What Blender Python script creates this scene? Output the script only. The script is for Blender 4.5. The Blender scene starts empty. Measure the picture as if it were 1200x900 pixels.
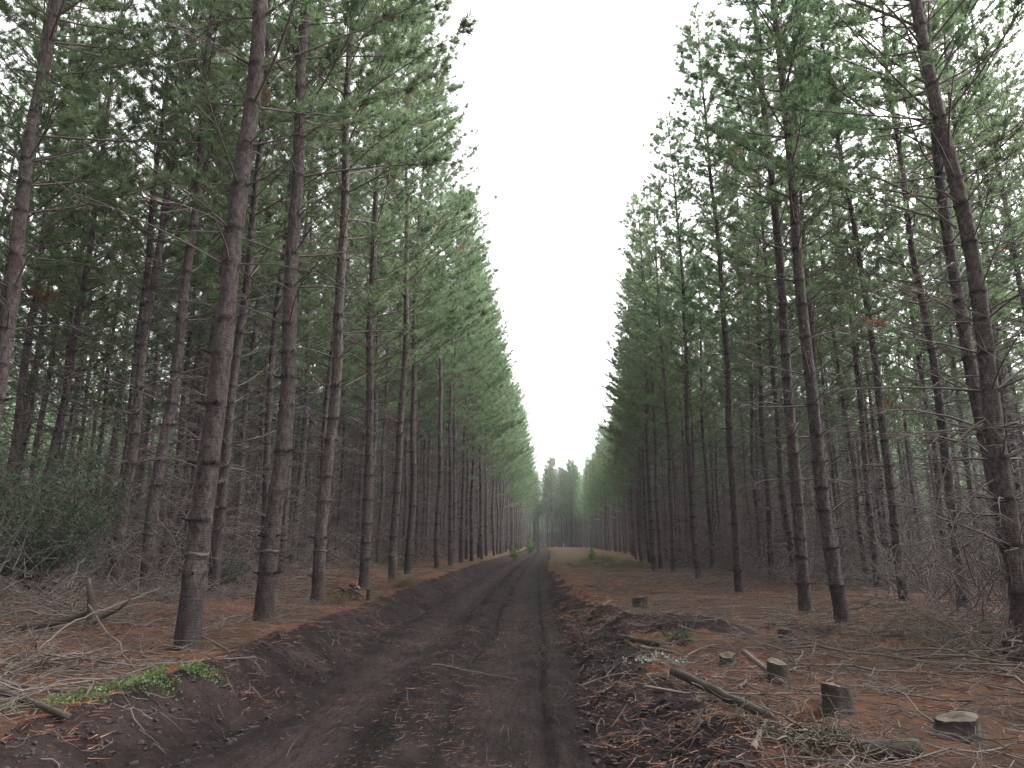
import bpy, math
import numpy as np

rad = math.radians
S = bpy.context.scene
COL = S.collection
RNG = np.random.default_rng(11)

# ------------------------------------------------------------------ noise
def _hash(ix, iy, s):
    h = (ix.astype(np.int64) * 374761393 + iy.astype(np.int64) * 668265263 + s * 1442695041) & 0xffffffff
    h = ((h ^ (h >> 13)) * 1274126177) & 0xffffffff
    h = ((h ^ (h >> 15)) * 2246822519) & 0xffffffff
    return ((h ^ (h >> 16)) & 0xffffff) / float(0xffffff)

def vn(x, y, s=0):
    x = np.asarray(x, float); y = np.asarray(y, float)
    xi = np.floor(x); yi = np.floor(y)
    fx = x - xi; fy = y - yi
    fx = fx * fx * (3 - 2 * fx); fy = fy * fy * (3 - 2 * fy)
    a = _hash(xi, yi, s); b = _hash(xi + 1, yi, s); c = _hash(xi, yi + 1, s); d = _hash(xi + 1, yi + 1, s)
    return (a * (1 - fx) + b * fx) * (1 - fy) + (c * (1 - fx) + d * fx) * fy

def fbm(x, y, s=0, o=3):
    t = 0.0; amp = 1.0; n = 0.0
    for i in range(o):
        t = t + amp * vn(np.asarray(x) * 2 ** i, np.asarray(y) * 2 ** i, s + 17 * i); n += amp; amp *= 0.5
    return t / n

def sst(a, b, x):
    t = np.clip((np.asarray(x, float) - a) / (b - a), 0, 1)
    return t * t * (3 - 2 * t)

# ------------------------------------------------------------------ terrain
ROAD_L, ROAD_R = -2.65, 0.45
def bend(y):
    y = np.asarray(y, float)
    return 1.75 * sst(30, 120, y) - 0.0060 * np.clip(y - 152, 0, 48) ** 2 - 0.576 * np.clip(y - 200, 0, 1e9)

MOUNDS = [(2.0, 10.6, 0.75, 0.26), (1.35, 11.2, 0.5, 0.16), (2.7, 10.3, 0.45, 0.16), (1.25, 13.2, 0.4, 0.16),
          (4.15, 10.7, 0.5, 0.15), (3.6, 10.9, 0.35, 0.12), (5.2, 10.2, 0.55, 0.14), (6.3, 10.1, 0.4, 0.12), (1.5, 5.2, 0.42, 0.13),
          (1.15, 6.0, 0.3, 0.08)]

def terr(x, y):
    x = np.asarray(x, float); y = np.asarray(y, float)
    u = x - bend(y)
    wob = 0.34 * (fbm(y * 0.30, x * 0 + 3.3, 5) - 0.5)
    wob2 = 0.55 * (fbm(y * 0.42, x * 0 + 7.7, 6) - 0.5)
    gate = sst(0.5, 5.0, y + 6)
    # left bank and right verge
    left = sst(ROAD_L + 0.05, -3.45, u + wob) * (0.36 + 0.10 * (fbm(x * 0.4, y * 0.4, 21) - 0.5))
    left = left + 0.10 * sst(-4.5, -6.0, u) + 0.17 * sst(-6, -9, u)
    led = sst(0.42, 0.66, u + wob2) * 0.10 + sst(0.55, 1.35, u + wob2 * 0.6) * 0.17
    h = left + led
    inroad = sst(ROAD_L - 0.25, ROAD_L + 0.1, u + wob) * (1 - sst(0.35, 0.6, u + wob2))
    # tracks in the road
    sway = 0.30 * (fbm(y * 0.22, x * 0 + 1.1, 9) - 0.5)
    tr = 0.07 * (fbm(x * 1.3, y * 0.5, 33) - 0.5) - 0.075 * np.exp(-((u + 1.95 + sway) / 0.34) ** 2) - 0.035 * np.exp(-((u + 0.45 + sway) / 0.30) ** 2)
    tr = tr - 0.060 * np.exp(-((u - 0.05 + 0.4 * sway) / 0.045) ** 2) * sst(2.0, 3.5, y) * (1 - 0.6 * sst(14, 30, y))
    tr = tr - 0.055 * np.exp(-((u + 0.86 + sway) / 0.07) ** 2) * sst(4.0, 7.0, y) * sst(.35, .5, fbm(y * .5, y * 0 + 4, 35))
    tr = tr - 0.045 * np.exp(-((u + 1.5 + 1.4 * sway) / 0.08) ** 2) * sst(.42, .55, fbm(y * .35, y * 0 + 8, 36))
    tr = tr - 0.035 * np.exp(-((u + 2.3 - sway) / 0.07) ** 2) * sst(.45, .6, fbm(y * .4, y * 0 + 2, 37))
    tr = tr + 0.13 * np.exp(-((u + 1.2 + sway) / 0.25) ** 2) * fbm(x * 3, y * 1.2, 31)
    h = h + tr * inroad
    smooth = inroad * np.clip(np.exp(-((u + 1.95 + sway) / 0.42) ** 2) + np.exp(-((u + 0.45 + sway) / 0.40) ** 2), 0, 1)
    bankrough = sst(-3.9, -3.3, u) * (1 - sst(ROAD_L - 0.1, ROAD_L + 0.35, u)) + sst(0.2, 0.55, u) * (1 - sst(1.3, 2.4, u))
    near = 1 - 0.75 * sst(22, 60, y)
    h = h + near * (1 - 0.85 * smooth) * inroad * 0.075 * (fbm(x * 5, y * 3.0, 41, 4) - 0.5)
    h = h + near * bankrough * (0.17 * (fbm(x * 2.6, y * 2.2, 43) - 0.5) + 0.11 * (fbm(x * 8, y * 7, 44, 3) - 0.5))
    wild = sst(-3.2, -4.2, u) + sst(1.0, 2.2, u)
    h = h + wild * (0.16 * (fbm(x * 0.7, y * 0.7, 51) - 0.5) + 0.05 * (fbm(x * 3, y * 3, 52) - 0.5))
    for mx, my, r, a in MOUNDS:
        g = np.exp(-(((x - mx) / r) ** 2 + ((y - my) / (r * 0.8)) ** 2))
        h = h + a * g * (0.75 + 0.5 * fbm(x * 4, y * 4, 61))
    return h

def soil_mask(x, y):
    x = np.asarray(x, float); y = np.asarray(y, float)
    u = x - bend(y)
    n = 0.75 * (fbm(x * 1.3, y * 1.1, 71, 4) - 0.5)
    fade = 1 - sst(26, 60, y)
    m = sst(-3.62, -3.40, u + 0.5 * n) * (1 - sst(1.10, 1.75, u + 1.1 * n + 0.55 * sst(12, 20, y) + 0.35 * sst(26, 50, y)))
    for mx, my, r, a in MOUNDS:
        g = np.exp(-(((x - mx) / r) ** 2 + ((y - my - 0.05) / (r * 0.7)) ** 2))
        m = np.maximum(m, sst(0.28, 0.48, g + 0.35 * n))
    p = sst(0.70, 0.74, fbm(x * 0.9 + 9, y * 0.9, 77, 3)) * 0.8
    return np.clip(np.maximum(m, p * fade), 0, 1)

def smooth_mask(x, y):
    u = np.asarray(x, float) - bend(y)
    return np.clip(np.exp(-((u + 1.95 + 0.3 * (fbm(np.asarray(y) * 0.22, np.asarray(y) * 0 + 1.1, 9) - 0.5)) / 0.34) ** 2) + 0.7 * np.exp(-((u + 0.42) / 0.22) ** 2), 0, 1)

def shade_damp_mask(x, y):
    """shade painted along the wheel grooves, plus scattered damp soil patches"""
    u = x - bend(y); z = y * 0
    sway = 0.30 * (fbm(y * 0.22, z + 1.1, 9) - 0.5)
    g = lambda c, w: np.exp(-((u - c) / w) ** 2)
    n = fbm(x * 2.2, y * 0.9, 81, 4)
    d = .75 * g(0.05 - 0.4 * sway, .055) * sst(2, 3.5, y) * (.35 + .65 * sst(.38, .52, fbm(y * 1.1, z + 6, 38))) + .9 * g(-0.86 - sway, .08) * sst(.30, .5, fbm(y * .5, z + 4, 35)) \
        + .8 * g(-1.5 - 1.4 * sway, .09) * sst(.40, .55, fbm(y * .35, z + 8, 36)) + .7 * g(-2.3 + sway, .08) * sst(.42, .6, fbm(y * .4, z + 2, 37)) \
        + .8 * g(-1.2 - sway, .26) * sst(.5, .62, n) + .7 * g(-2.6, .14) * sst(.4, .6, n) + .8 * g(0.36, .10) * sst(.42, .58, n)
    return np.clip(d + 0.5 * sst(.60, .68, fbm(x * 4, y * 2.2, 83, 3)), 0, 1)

def hz(x, y):
    return float(terr(np.array([x]), np.array([y]))[0])

# ------------------------------------------------------------------ mesh builder
class MB:
    def __init__(s):
        s.V = []; s.T = []; s.Q = []; s.A = []; s.n = 0; s.tm = []; s.qm = []
    def add(s, V, tris=None, quads=None, a=0.0, mat=0):
        V = np.asarray(V, np.float32).reshape(-1, 3)
        s.V.append(V)
        aa = np.empty(len(V), np.float32); aa[:] = a
        s.A.append(aa)
        if tris is not None and len(tris):
            s.T.append(np.asarray(tris, np.int64) + s.n); s.tm.append(np.full(len(tris), mat, np.int32))
        if quads is not None and len(quads):
            s.Q.append(np.asarray(quads, np.int64) + s.n); s.qm.append(np.full(len(quads), mat, np.int32))
        s.n += len(V)
    def arrays(s):
        V = np.concatenate(s.V) if s.V else np.zeros((0, 3), np.float32)
        A = np.concatenate(s.A) if s.A else np.zeros(0, np.float32)
        T = np.concatenate(s.T) if s.T else np.zeros((0, 3), np.int64)
        Q = np.concatenate(s.Q) if s.Q else np.zeros((0, 4), np.int64)
        tm = np.concatenate(s.tm) if s.tm else np.zeros(0, np.int32)
        qm = np.concatenate(s.qm) if s.qm else np.zeros(0, np.int32)
        return V, A, T, Q, tm, qm
    def mesh(s, name, mats, attr='tint', smooth=True, extra=None):
        V, A, T, Q, tm, qm = s.arrays()
        me = bpy.data.meshes.new(name)
        me.vertices.add(len(V)); me.vertices.foreach_set('co', V.ravel())
        nl = T.size + Q.size
        me.loops.add(nl)
        me.loops.foreach_set('vertex_index', np.concatenate([T.ravel(), Q.ravel()]).astype(np.int32))
        me.polygons.add(len(T) + len(Q))
        st = np.concatenate([np.arange(len(T)) * 3, T.size + np.arange(len(Q)) * 4]).astype(np.int32)
        me.polygons.foreach_set('loop_start', st)
        me.polygons.foreach_set('material_index', np.concatenate([tm, qm]).astype(np.int32))
        me.polygons.foreach_set('use_smooth', np.full(len(st), smooth, bool))
        me.update(calc_edges=True)
        at = me.attributes.new(attr, 'FLOAT', 'POINT'); at.data.foreach_set('value', A)
        for k, v in (extra or {}).items():
            at = me.attributes.new(k, 'FLOAT', 'POINT'); at.data.foreach_set('value', np.asarray(v, np.float32))
        for m in mats: me.materials.append(m)
        return me

def norm(v):
    return v / np.maximum(np.linalg.norm(v, axis=-1, keepdims=True), 1e-9)

def tubes(mb, P, R, n=4, a=0.0, mat=0, cap=False, jit=0.0, rng=None):
    """P[B,K,3], R[B,K]: a batch of tapered tubes."""
    P = np.asarray(P, float); R = np.asarray(R, float)
    B, K, _ = P.shape
    T = np.gradient(P, axis=1); T = norm(T)
    mt = norm(P[:, -1] - P[:, 0])
    ref = np.where(np.abs(mt[:, 2:3]) < 0.8, np.array([[0, 0, 1.0]]), np.array([[1.0, 0, 0]]))[:, None, :]
    U = norm(np.cross(T, np.broadcast_to(ref, T.shape))); W = np.cross(T, U)
    th = np.arange(n) * 2 * math.pi / n
    rr = R[:, :, None]
    if jit and rng is not None: rr = rr * (1 + jit * rng.normal(size=(B, K, n)))
    V = P[:, :, None, :] + rr[..., None] * (np.cos(th)[None, None, :, None] * U[:, :, None, :] + np.sin(th)[None, None, :, None] * W[:, :, None, :])
    idx = np.arange(B * K * n).reshape(B, K, n)
    i0 = idx[:, :-1, :]; i1 = idx[:, 1:, :]
    q = np.stack([i0, np.roll(i0, -1, 2), np.roll(i1, -1, 2), i1], -1).reshape(-1, 4)
    aa = a
    if np.ndim(a) == 1 and len(np.asarray(a)) == B: aa = np.repeat(np.asarray(a), K * n)
    elif np.ndim(a) == 2: aa = np.repeat(np.asarray(a).reshape(-1), n)
    base = mb.n
    mb.add(V.reshape(-1, 3), quads=q, a=aa, mat=mat)
    if cap:
        for e in (0, K - 1):
            c = P[:, e]
            mb.add(c, a=aa if np.ndim(aa) == 0 else 0.0)
            ci = np.arange(B) + mb.n - B - base
            r = idx[:, e, :]
            t = np.stack([np.broadcast_to(ci[:, None], (B, n)), r, np.roll(r, -1, 1)], -1).reshape(-1, 3)
            mb.T.append(t + base); mb.tm.append(np.full(len(t), mat, np.int32))

def blades(mb, P, D, L, W, rng, a=0.0, mat=0):
    N = len(P)
    D = norm(D)
    sd = norm(np.cross(D, rng.normal(size=(N, 3)))) * (np.asarray(W).reshape(-1, 1) * 0.5)
    V = np.stack([P - sd * 0.5, P + sd * 0.5, P + D * np.asarray(L).reshape(-1, 1) * 0.55 + sd, P + D * np.asarray(L).reshape(-1, 1), P + D * np.asarray(L).reshape(-1, 1) * 0.55 - sd], 1)
    i = np.arange(N)[:, None] * 5
    q = i + np.array([[0, 1, 2, 4]]); t = i + np.array([[4, 2, 3]])
    mb.add(V.reshape(-1, 3), tris=t, quads=q, a=np.repeat(a, 5) if np.ndim(a) else a, mat=mat)

def tris_blades(mb, P, D, L, W, rng, a=0.0, mat=0):
    N = len(P); D = norm(D)
    sd = norm(np.cross(D, rng.normal(size=(N, 3)))) * (np.asarray(W).reshape(-1, 1) * 0.5)
    V = np.stack([P - sd, P + sd, P + D * np.asarray(L).reshape(-1, 1)], 1)
    t = np.arange(N * 3).reshape(N, 3)
    mb.add(V.reshape(-1, 3), tris=t, a=np.repeat(a, 3) if np.ndim(a) else a, mat=mat)

# ------------------------------------------------------------------ materials
class NT:
    def __init__(s, name):
        s.m = bpy.data.materials.new(name); s.m.use_nodes = True
        s.t = s.m.node_tree; s.t.nodes.clear()
        s.out = s.n('ShaderNodeOutputMaterial')
    def n(s, typ, **kw):
        o = s.t.nodes.new(typ)
        for k, v in kw.items(): setattr(o, k, v)
        return o
    def l(s, a, b): s.t.links.new(a, b)
    def attr(s, name): return s.n('ShaderNodeAttribute', attribute_name=name).outputs['Fac']
    def noise(s, scale, detail=4, rough=0.55, vec=None, dist=0.0):
        o = s.n('ShaderNodeTexNoise'); o.inputs['Scale'].default_value = scale; o.inputs['Detail'].default_value = detail
        o.inputs['Roughness'].default_value = rough; o.inputs['Distortion'].default_value = dist
        if vec is not None: s.l(vec, o.inputs['Vector'])
        return o.outputs['Fac']
    def coord(s, kind='Object', scale=None):
        c = s.n('ShaderNodeTexCoord').outputs[kind]
        if scale:
            m = s.n('ShaderNodeMapping'); m.inputs['Scale'].default_value = scale; s.l(c, m.inputs['Vector']); return m.outputs[0]
        return c
    def mix(s, f, a, b, blend='MIX'):
        o = s.n('ShaderNodeMix', data_type='RGBA', blend_type=blend)
        for sock, v in ((o.inputs[0], f), (o.inputs[6], a), (o.inputs[7], b)):
            if hasattr(v, 'is_linked'): s.l(v, sock)
            elif isinstance(v, (tuple, list)): sock.default_value = (*v, 1)
            else: sock.default_value = v
        return o.outputs[2]
    def math(s, op, a, b=0.0, c=None, clamp=False):
        o = s.n('ShaderNodeMath', operation=op, use_clamp=clamp)
        for i, v in enumerate((a, b, c)):
            if v is None: continue
            if hasattr(v, 'is_linked'): s.l(v, o.inputs[i])
            else: o.inputs[i].default_value = v
        return o.outputs[0]
    def ramp(s, f, stops):
        o = s.n('ShaderNodeValToRGB'); cr = o.color_ramp
        while len(cr.elements) < len(stops): cr.elements.new(0.5)
        for e, (p, c) in zip(cr.elements, stops):
            e.position = p; e.color = (*c, 1) if isinstance(c, tuple) else (c, c, c, 1)
        s.l(f, o.inputs[0]); return o.outputs[0]
    def bsdf(s, col, rough=0.9, bump=None, bdist=0.02, bstr=1.0, spec=0.25):
        b = s.n('ShaderNodeBsdfPrincipled')
        if hasattr(col, 'is_linked'): s.l(col, b.inputs['Base Color'])
        else: b.inputs['Base Color'].default_value = (*col, 1)
        if hasattr(rough, 'is_linked'): s.l(rough, b.inputs['Roughness'])
        else: b.inputs['Roughness'].default_value = rough
        b.inputs['Specular IOR Level'].default_value = spec
        if bump is not None:
            bp = s.n('ShaderNodeBump'); bp.inputs['Strength'].default_value = bstr; bp.inputs['Distance'].default_value = bdist
            s.l(bump, bp.inputs['Height']); s.l(bp.outputs[0], b.inputs['Normal'])
        return b
    def done(s, sh): s.l(sh.outputs[0] if hasattr(sh, 'outputs') else sh, s.out.inputs['Surface']); return s.m

def m_bark():
    k = NT('pine_bark')
    c = k.coord('Object')
    fis = k.noise(8, 8, 0.72, k.coord('Object', (2.4, 2.4, 1.1)), .6)
    rings = k.noise(7, 7, 0.68, k.coord('Object', (0.8, 0.8, 7.0)), .4)
    col = k.ramp(fis, [(0.37, (0.0150, 0.0115, 0.0110)), (0.49, (0.0470, 0.0372, 0.0355)), (0.64, (0.0900, 0.0745, 0.0715))])
    col = k.mix(k.math('MULTIPLY', k.math('SUBTRACT', rings, 0.35), 1.1, clamp=True), col, (0.0607, 0.0451, 0.0410))
    lich = k.noise(2.2, 5, 0.7, c)
    col = k.mix(k.math('MULTIPLY', k.math('SUBTRACT', lich, 0.60, clamp=True), 2.2, clamp=True), col, (0.0943, 0.0886, 0.0836))
    knot = k.attr('tint')
    col = k.mix(knot, col, (0.011, 0.009, 0.0085))
    # rough plated butt below about one metre
    sep = k.n('ShaderNodeSeparateXYZ'); k.l(c, sep.inputs[0])
    zz = k.math('ADD', sep.outputs['Z'], k.math('MULTIPLY', fis, 0.5))
    butt = k.math('MULTIPLY', k.math('SUBTRACT', 1.25, zz, clamp=True), 3.0, clamp=True)
    col = k.mix(k.math('MULTIPLY', butt, 0.55), col, (0.024, 0.020, 0.0195))
    info = k.n('ShaderNodeObjectInfo').outputs['Random']
    hs = k.n('ShaderNodeHueSaturation'); k.l(col, hs.inputs['Color'])
    k.l(k.math('MULTIPLY_ADD', info, 0.5, 0.75), hs.inputs['Value'])
    bh = k.math('ADD', fis, k.math('MULTIPLY', rings, 0.8))
    return k.done(k.bsdf(hs.outputs[0], 0.92, bh, 0.045, 1.0, 0.12))

def m_wood(name, lo, hi, rough=0.9):
    k = NT(name)
    n = k.noise(14, 4, 0.6, k.coord('Object'))
    t = k.attr('tint')
    col = k.mix(n, lo, hi)
    col = k.mix(k.math('MULTIPLY', t, 0.75), col, (hi[0] * 1.35, hi[1] * 1.38, hi[2] * 1.42))
    return k.done(k.bsdf(col, rough, n, 0.01, 0.6, 0.2))

def m_leaf(name, stops, brown=None, trans=0.38):
    k = NT(name)
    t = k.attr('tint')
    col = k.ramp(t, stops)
    if brown is not None:
        col = k.mix(k.math('GREATER_THAN', t, 1.5), col, brown)
    info = k.n('ShaderNodeObjectInfo').outputs['Random']
    hs = k.n('ShaderNodeHueSaturation'); k.l(col, hs.inputs['Color'])
    k.l(k.math('MULTIPLY_ADD', info, 0.35, 0.83), hs.inputs['Value'])
    k.l(k.math('MULTIPLY_ADD', info, 0.03, 0.485), hs.inputs['Hue'])
    b = k.bsdf(hs.outputs[0], 0.62, spec=0.3)
    tr = k.n('ShaderNodeBsdfTranslucent'); k.l(hs.outputs[0], tr.inputs['Color'])
    mx = k.n('ShaderNodeMixShader'); mx.inputs[0].default_value = trans
    k.l(b.outputs[0], mx.inputs[1]); k.l(tr.outputs[0], mx.inputs[2])
    return k.done(mx)

def soil_color(k, c):
    n1 = k.noise(1.7, 6, 0.65, c); n2 = k.noise(22, 5, 0.7, c)
    col = k.ramp(n1, [(0.36, (0.0080, 0.0055, 0.0055)), (0.50, (0.0175, 0.0120, 0.0118)), (0.64, (0.0320, 0.0220, 0.0205))])
    col = k.mix(k.math('MULTIPLY', k.math('SUBTRACT', n2, 0.5, clamp=True), 1.6, clamp=True), col, (0.032, 0.0212, 0.0190))
    return col, n1, n2

def m_ground():
    k = NT('forest_floor_litter')
    c = k.coord('Object')
    soil, n1, n2 = soil_color(k, c)
    a = k.noise(1.15, 8, 0.68, c); b = k.noise(7, 6, 0.7, c); f = k.noise(45, 4, 0.7, k.coord('Object', (1, 2.6, 1)))
    lit = k.ramp(a, [(0.32, (0.030, 0.0205, 0.0165)), (0.45, (0.062, 0.034, 0.0220)), (0.56, (0.110, 0.050, 0.0260)), (0.64, (0.080, 0.044, 0.0270)), (0.76, (0.066, 0.046, 0.0310))])
    lit = k.mix(k.math('MULTIPLY', k.math('SUBTRACT', b, 0.42, clamp=True), 2.4, clamp=True), lit, (0.036, 0.0245, 0.0195))
    lit = k.mix(k.math('MULTIPLY', k.math('SUBTRACT', f, 0.52, clamp=True), 3.0, clamp=True), lit, (0.140, 0.084, 0.045))
    m = k.attr('soil')
    vg = k.math('MULTIPLY', k.attr('grassy'), k.math('MULTIPLY_ADD', a, 3.0, -.9, clamp=True))
    lit = k.mix(vg, lit, k.mix(b, (0.048, 0.034, 0.022), (0.062, 0.055, 0.029)))
    g = k.math('ADD', m, k.math('MULTIPLY', k.math('SUBTRACT', b, 0.5), 0.9))
    g = k.math('MULTIPLY', k.math('SUBTRACT', g, 0.32), 3.2, clamp=True)
    col = k.mix(g, lit, soil)
    bh = k.math('ADD', k.math('MULTIPLY', b, 1.0), k.math('MULTIPLY', f, 0.5))
    return k.done(k.bsdf(col, 0.95, bh, 0.07, 1.0, 0.07))

def m_road():
    k = NT('dark_volcanic_soil')
    c = k.coord('Object')
    soil, n1, n2 = soil_color(k, c)
    sm = k.attr('smooth')
    col = k.mix(k.math('MULTIPLY', k.math('MULTIPLY', sm, k.math('MULTIPLY_ADD', k.noise(1.3, 5, .65, k.coord('Object', (1.2, .4, 1))), 2.2, -.35, clamp=True)), 0.95), soil, (0.0480, 0.0325, 0.0315))
    st = k.noise(5, 6, 0.65, k.coord('Object', (3.0, 0.5, 1)))
    col = k.mix(k.math('MULTIPLY', k.math('SUBTRACT', st, 0.47, clamp=True), 5.0, clamp=True), col, (0.0125, 0.0088, 0.0087))
    moss = k.noise(1.2, 5, 0.7, k.coord('Object', (1, 0.5, 1)))
    gm = k.math('MULTIPLY', k.math('SUBTRACT', moss, 0.50, clamp=True), 5.0, clamp=True)
    col = k.mix(k.math('MULTIPLY', gm, k.math('SUBTRACT', 1.0, sm, clamp=True)), col, (0.0235, 0.0205, 0.0130))
    st2 = k.noise(9, 6, 0.7, k.coord('Object', (1.0, 0.45, 1)))
    sdp = k.attr('shade_damp')
    col = k.mix(k.math('MULTIPLY', sdp, 0.8), col, (0.0075, 0.0053, 0.0053))  # groove shade put into the soil colour, together with damp patches
    bh = k.math('ADD', k.math('ADD', n2, st), k.math('MULTIPLY', st2, 1.2))
    return k.done(k.bsdf(col, 0.93, bh, 0.11, 1.0, 0.08))

def m_plain(name, a, b, scale=8, rough=0.85, bump=0.01):
    k = NT(name)
    n = k.noise(scale, 5, 0.6, k.coord('Object'))
    return k.done(k.bsdf(k.mix(n, a, b), rough, n, bump, 0.8, 0.2))

M = dict(
    bark=m_bark(),
    dead=m_wood('dead_branch_wood', (0.034, 0.026, 0.0245), (0.072, 0.058, 0.054)),
    grey=m_wood('weathered_grey_wood', (0.028, 0.0220, 0.0185), (0.076, 0.061, 0.051)),
    live=m_wood('live_limb_bark', (0.045, 0.035, 0.030), (0.090, 0.070, 0.060)),
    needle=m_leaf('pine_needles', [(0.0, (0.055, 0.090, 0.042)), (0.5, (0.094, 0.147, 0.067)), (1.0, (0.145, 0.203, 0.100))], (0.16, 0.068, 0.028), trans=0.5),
    shrub=m_leaf('shrub_leaves', [(0.0, (0.013, 0.029, 0.014)), (1.0, (0.032, 0.064, 0.028))]),
    herb=m_leaf('herb_leaves', [(0.0, (0.036, 0.062, 0.017)), (1.0, (0.080, 0.118, 0.040))]),
    seedling=m_leaf('young_leaves', [(0.0, (0.07, 0.12, 0.03)), (1.0, (0.13, 0.20, 0.06))]),
    tan=m_leaf('dry_grass', [(0.0, (0.075, 0.050, 0.024)), (1.0, (0.145, 0.105, 0.055))], trans=0.25),
    ogr=m_leaf('olive_grass', [(0.0, (0.070, 0.068, 0.026)), (1.0, (0.15, 0.13, 0.058))], trans=0.3),
    litter=m_leaf('fallen_needles', [(0.0, (0.075, 0.030, 0.0145)), (0.6, (0.125, 0.055, 0.0250)), (1.0, (0.175, 0.105, 0.054))], trans=0.1),
    pale=m_leaf('silvery_leaves', [(0.0, (0.12, 0.14, 0.12)), (1.0, (0.27, 0.29, 0.27))], trans=0.15),
    ground=m_ground(), road=m_road(),
    clod=m_plain('soil_clod', (0.010, 0.0082, 0.0082), (0.026, 0.0205, 0.0195), 20),
    stumpbark=m_plain('stump_bark', (0.011, 0.009, 0.008), (0.038, 0.030, 0.026), 16, 0.95, 0.03),
    cut=m_plain('weathered_cut_wood', (0.026, 0.021, 0.016), (0.084, 0.068, 0.050), 22),
    ring=m_plain('pale_ring', (0.030, 0.026, 0.024), (0.066, 0.060, 0.056), 18),
    red=m_plain('faded_red_plastic', (0.085, 0.017, 0.011), (0.135, 0.028, 0.018), 9, 0.5),
    white=m_plain('dirty_white_plastic', (0.05, 0.05, 0.051), (0.11, 0.11, 0.112), 9, 0.5),
)

# ------------------------------------------------------------------ object helpers
def link(name, me, parent=None):
    o = bpy.data.objects.new(name, me); COL.objects.link(o)
    if parent: o.parent = parent
    return o

def tag(o, label=None, cat=None, group=None, kind=None):
    if label: o['label'] = label
    if cat: o['category'] = cat
    if group: o['group'] = group
    if kind: o['kind'] = kind
    return o

def empty(name, loc, rz=0, sc=1.0):
    o = bpy.data.objects.new(name, None); COL.objects.link(o)
    o.empty_display_size = 0.3
    o.location = loc; o.rotation_euler = (0, 0, rz); o.scale = (sc, sc, sc)
    return o

# ------------------------------------------------------------------ ground, road, banks
def spaced(a, b, f):
    out = [a]
    while out[-1] < b: out.append(out[-1] + f(out[-1]))
    return out
def build_ground():
    right = spaced(ROAD_R, 560, lambda x: 0.06 if x < 4 else (0.10 if x < 9 else 0.10 + (x - 9) * 0.12))
    left = [-v for v in spaced(-ROAD_L, 560, lambda x: 0.06 if x < 6 else (0.10 if x < 10 else 0.10 + (x - 10) * 0.12))][::-1]
    mid = list(np.linspace(ROAD_L, ROAD_R, 64))
    ys = [-500, -300, -180, -110, -70, -45, -28, -16, -9, -5, -2, 0, 1, 1.7] + spaced(2.2, 560, lambda y: 0.05 if y < 9 else 0.05 + (y - 9) * 0.0085)
    ys = np.array(ys)
    def sheet(name, xs, mat, extra):
        xs = np.array(xs)
        X, Y = np.meshgrid(xs, ys)
        X = X + bend(Y) * (1 - sst(40, 200, np.abs(X)))
        w = 0.30 * (fbm(Y * 0.55, Y * 0 + 2.2, 15) - 0.5) * (1 - sst(3, 8, np.abs(X - bend(Y))))
        X = X + w
        Z = terr(X, Y)
        V = np.stack([X, Y, Z], -1).reshape(-1, 3)
        ny, nx = X.shape
        i = np.arange(nx * ny).reshape(ny, nx)
        q = np.stack([i[:-1, :-1], i[:-1, 1:], i[1:, 1:], i[1:, :-1]], -1).reshape(-1, 4)
        return V, q, X.ravel(), Y.ravel()
    mb = MB(); ex = []; gr = []
    for xs in (left, right):
        V, q, X, Y = sheet('', xs, None, None)
        mb.add(V, quads=q); ex.append(soil_mask(X, Y)); gr.append(sst(20, 42, Y) * sst(.3, 1.2, X - bend(Y)) * (1 - sst(6.0, 9.5, X - bend(Y))) + .6 * sst(30, 60, Y) * sst(-6, -4.5, X - bend(Y)) * (1 - sst(-3, -2, X - bend(Y))))
    o = link('forest_floor', mb.mesh('forest_floor', [M['ground']], extra={'soil': np.concatenate(ex), 'grassy': np.concatenate(gr)}))
    tag(o, 'rust brown pine needle litter and dark soil banks on both sides of the track', kind='structure')
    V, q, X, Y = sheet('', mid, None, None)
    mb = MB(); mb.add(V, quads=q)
    o = link('dirt_road', mb.mesh('dirt_road', [M['road']], extra={'smooth': smooth_mask(X, Y), 'shade_damp': shade_damp_mask(X, Y)}))
    tag(o, 'dark rutted dirt track running straight between the pines', kind='structure')
build_ground()

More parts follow.
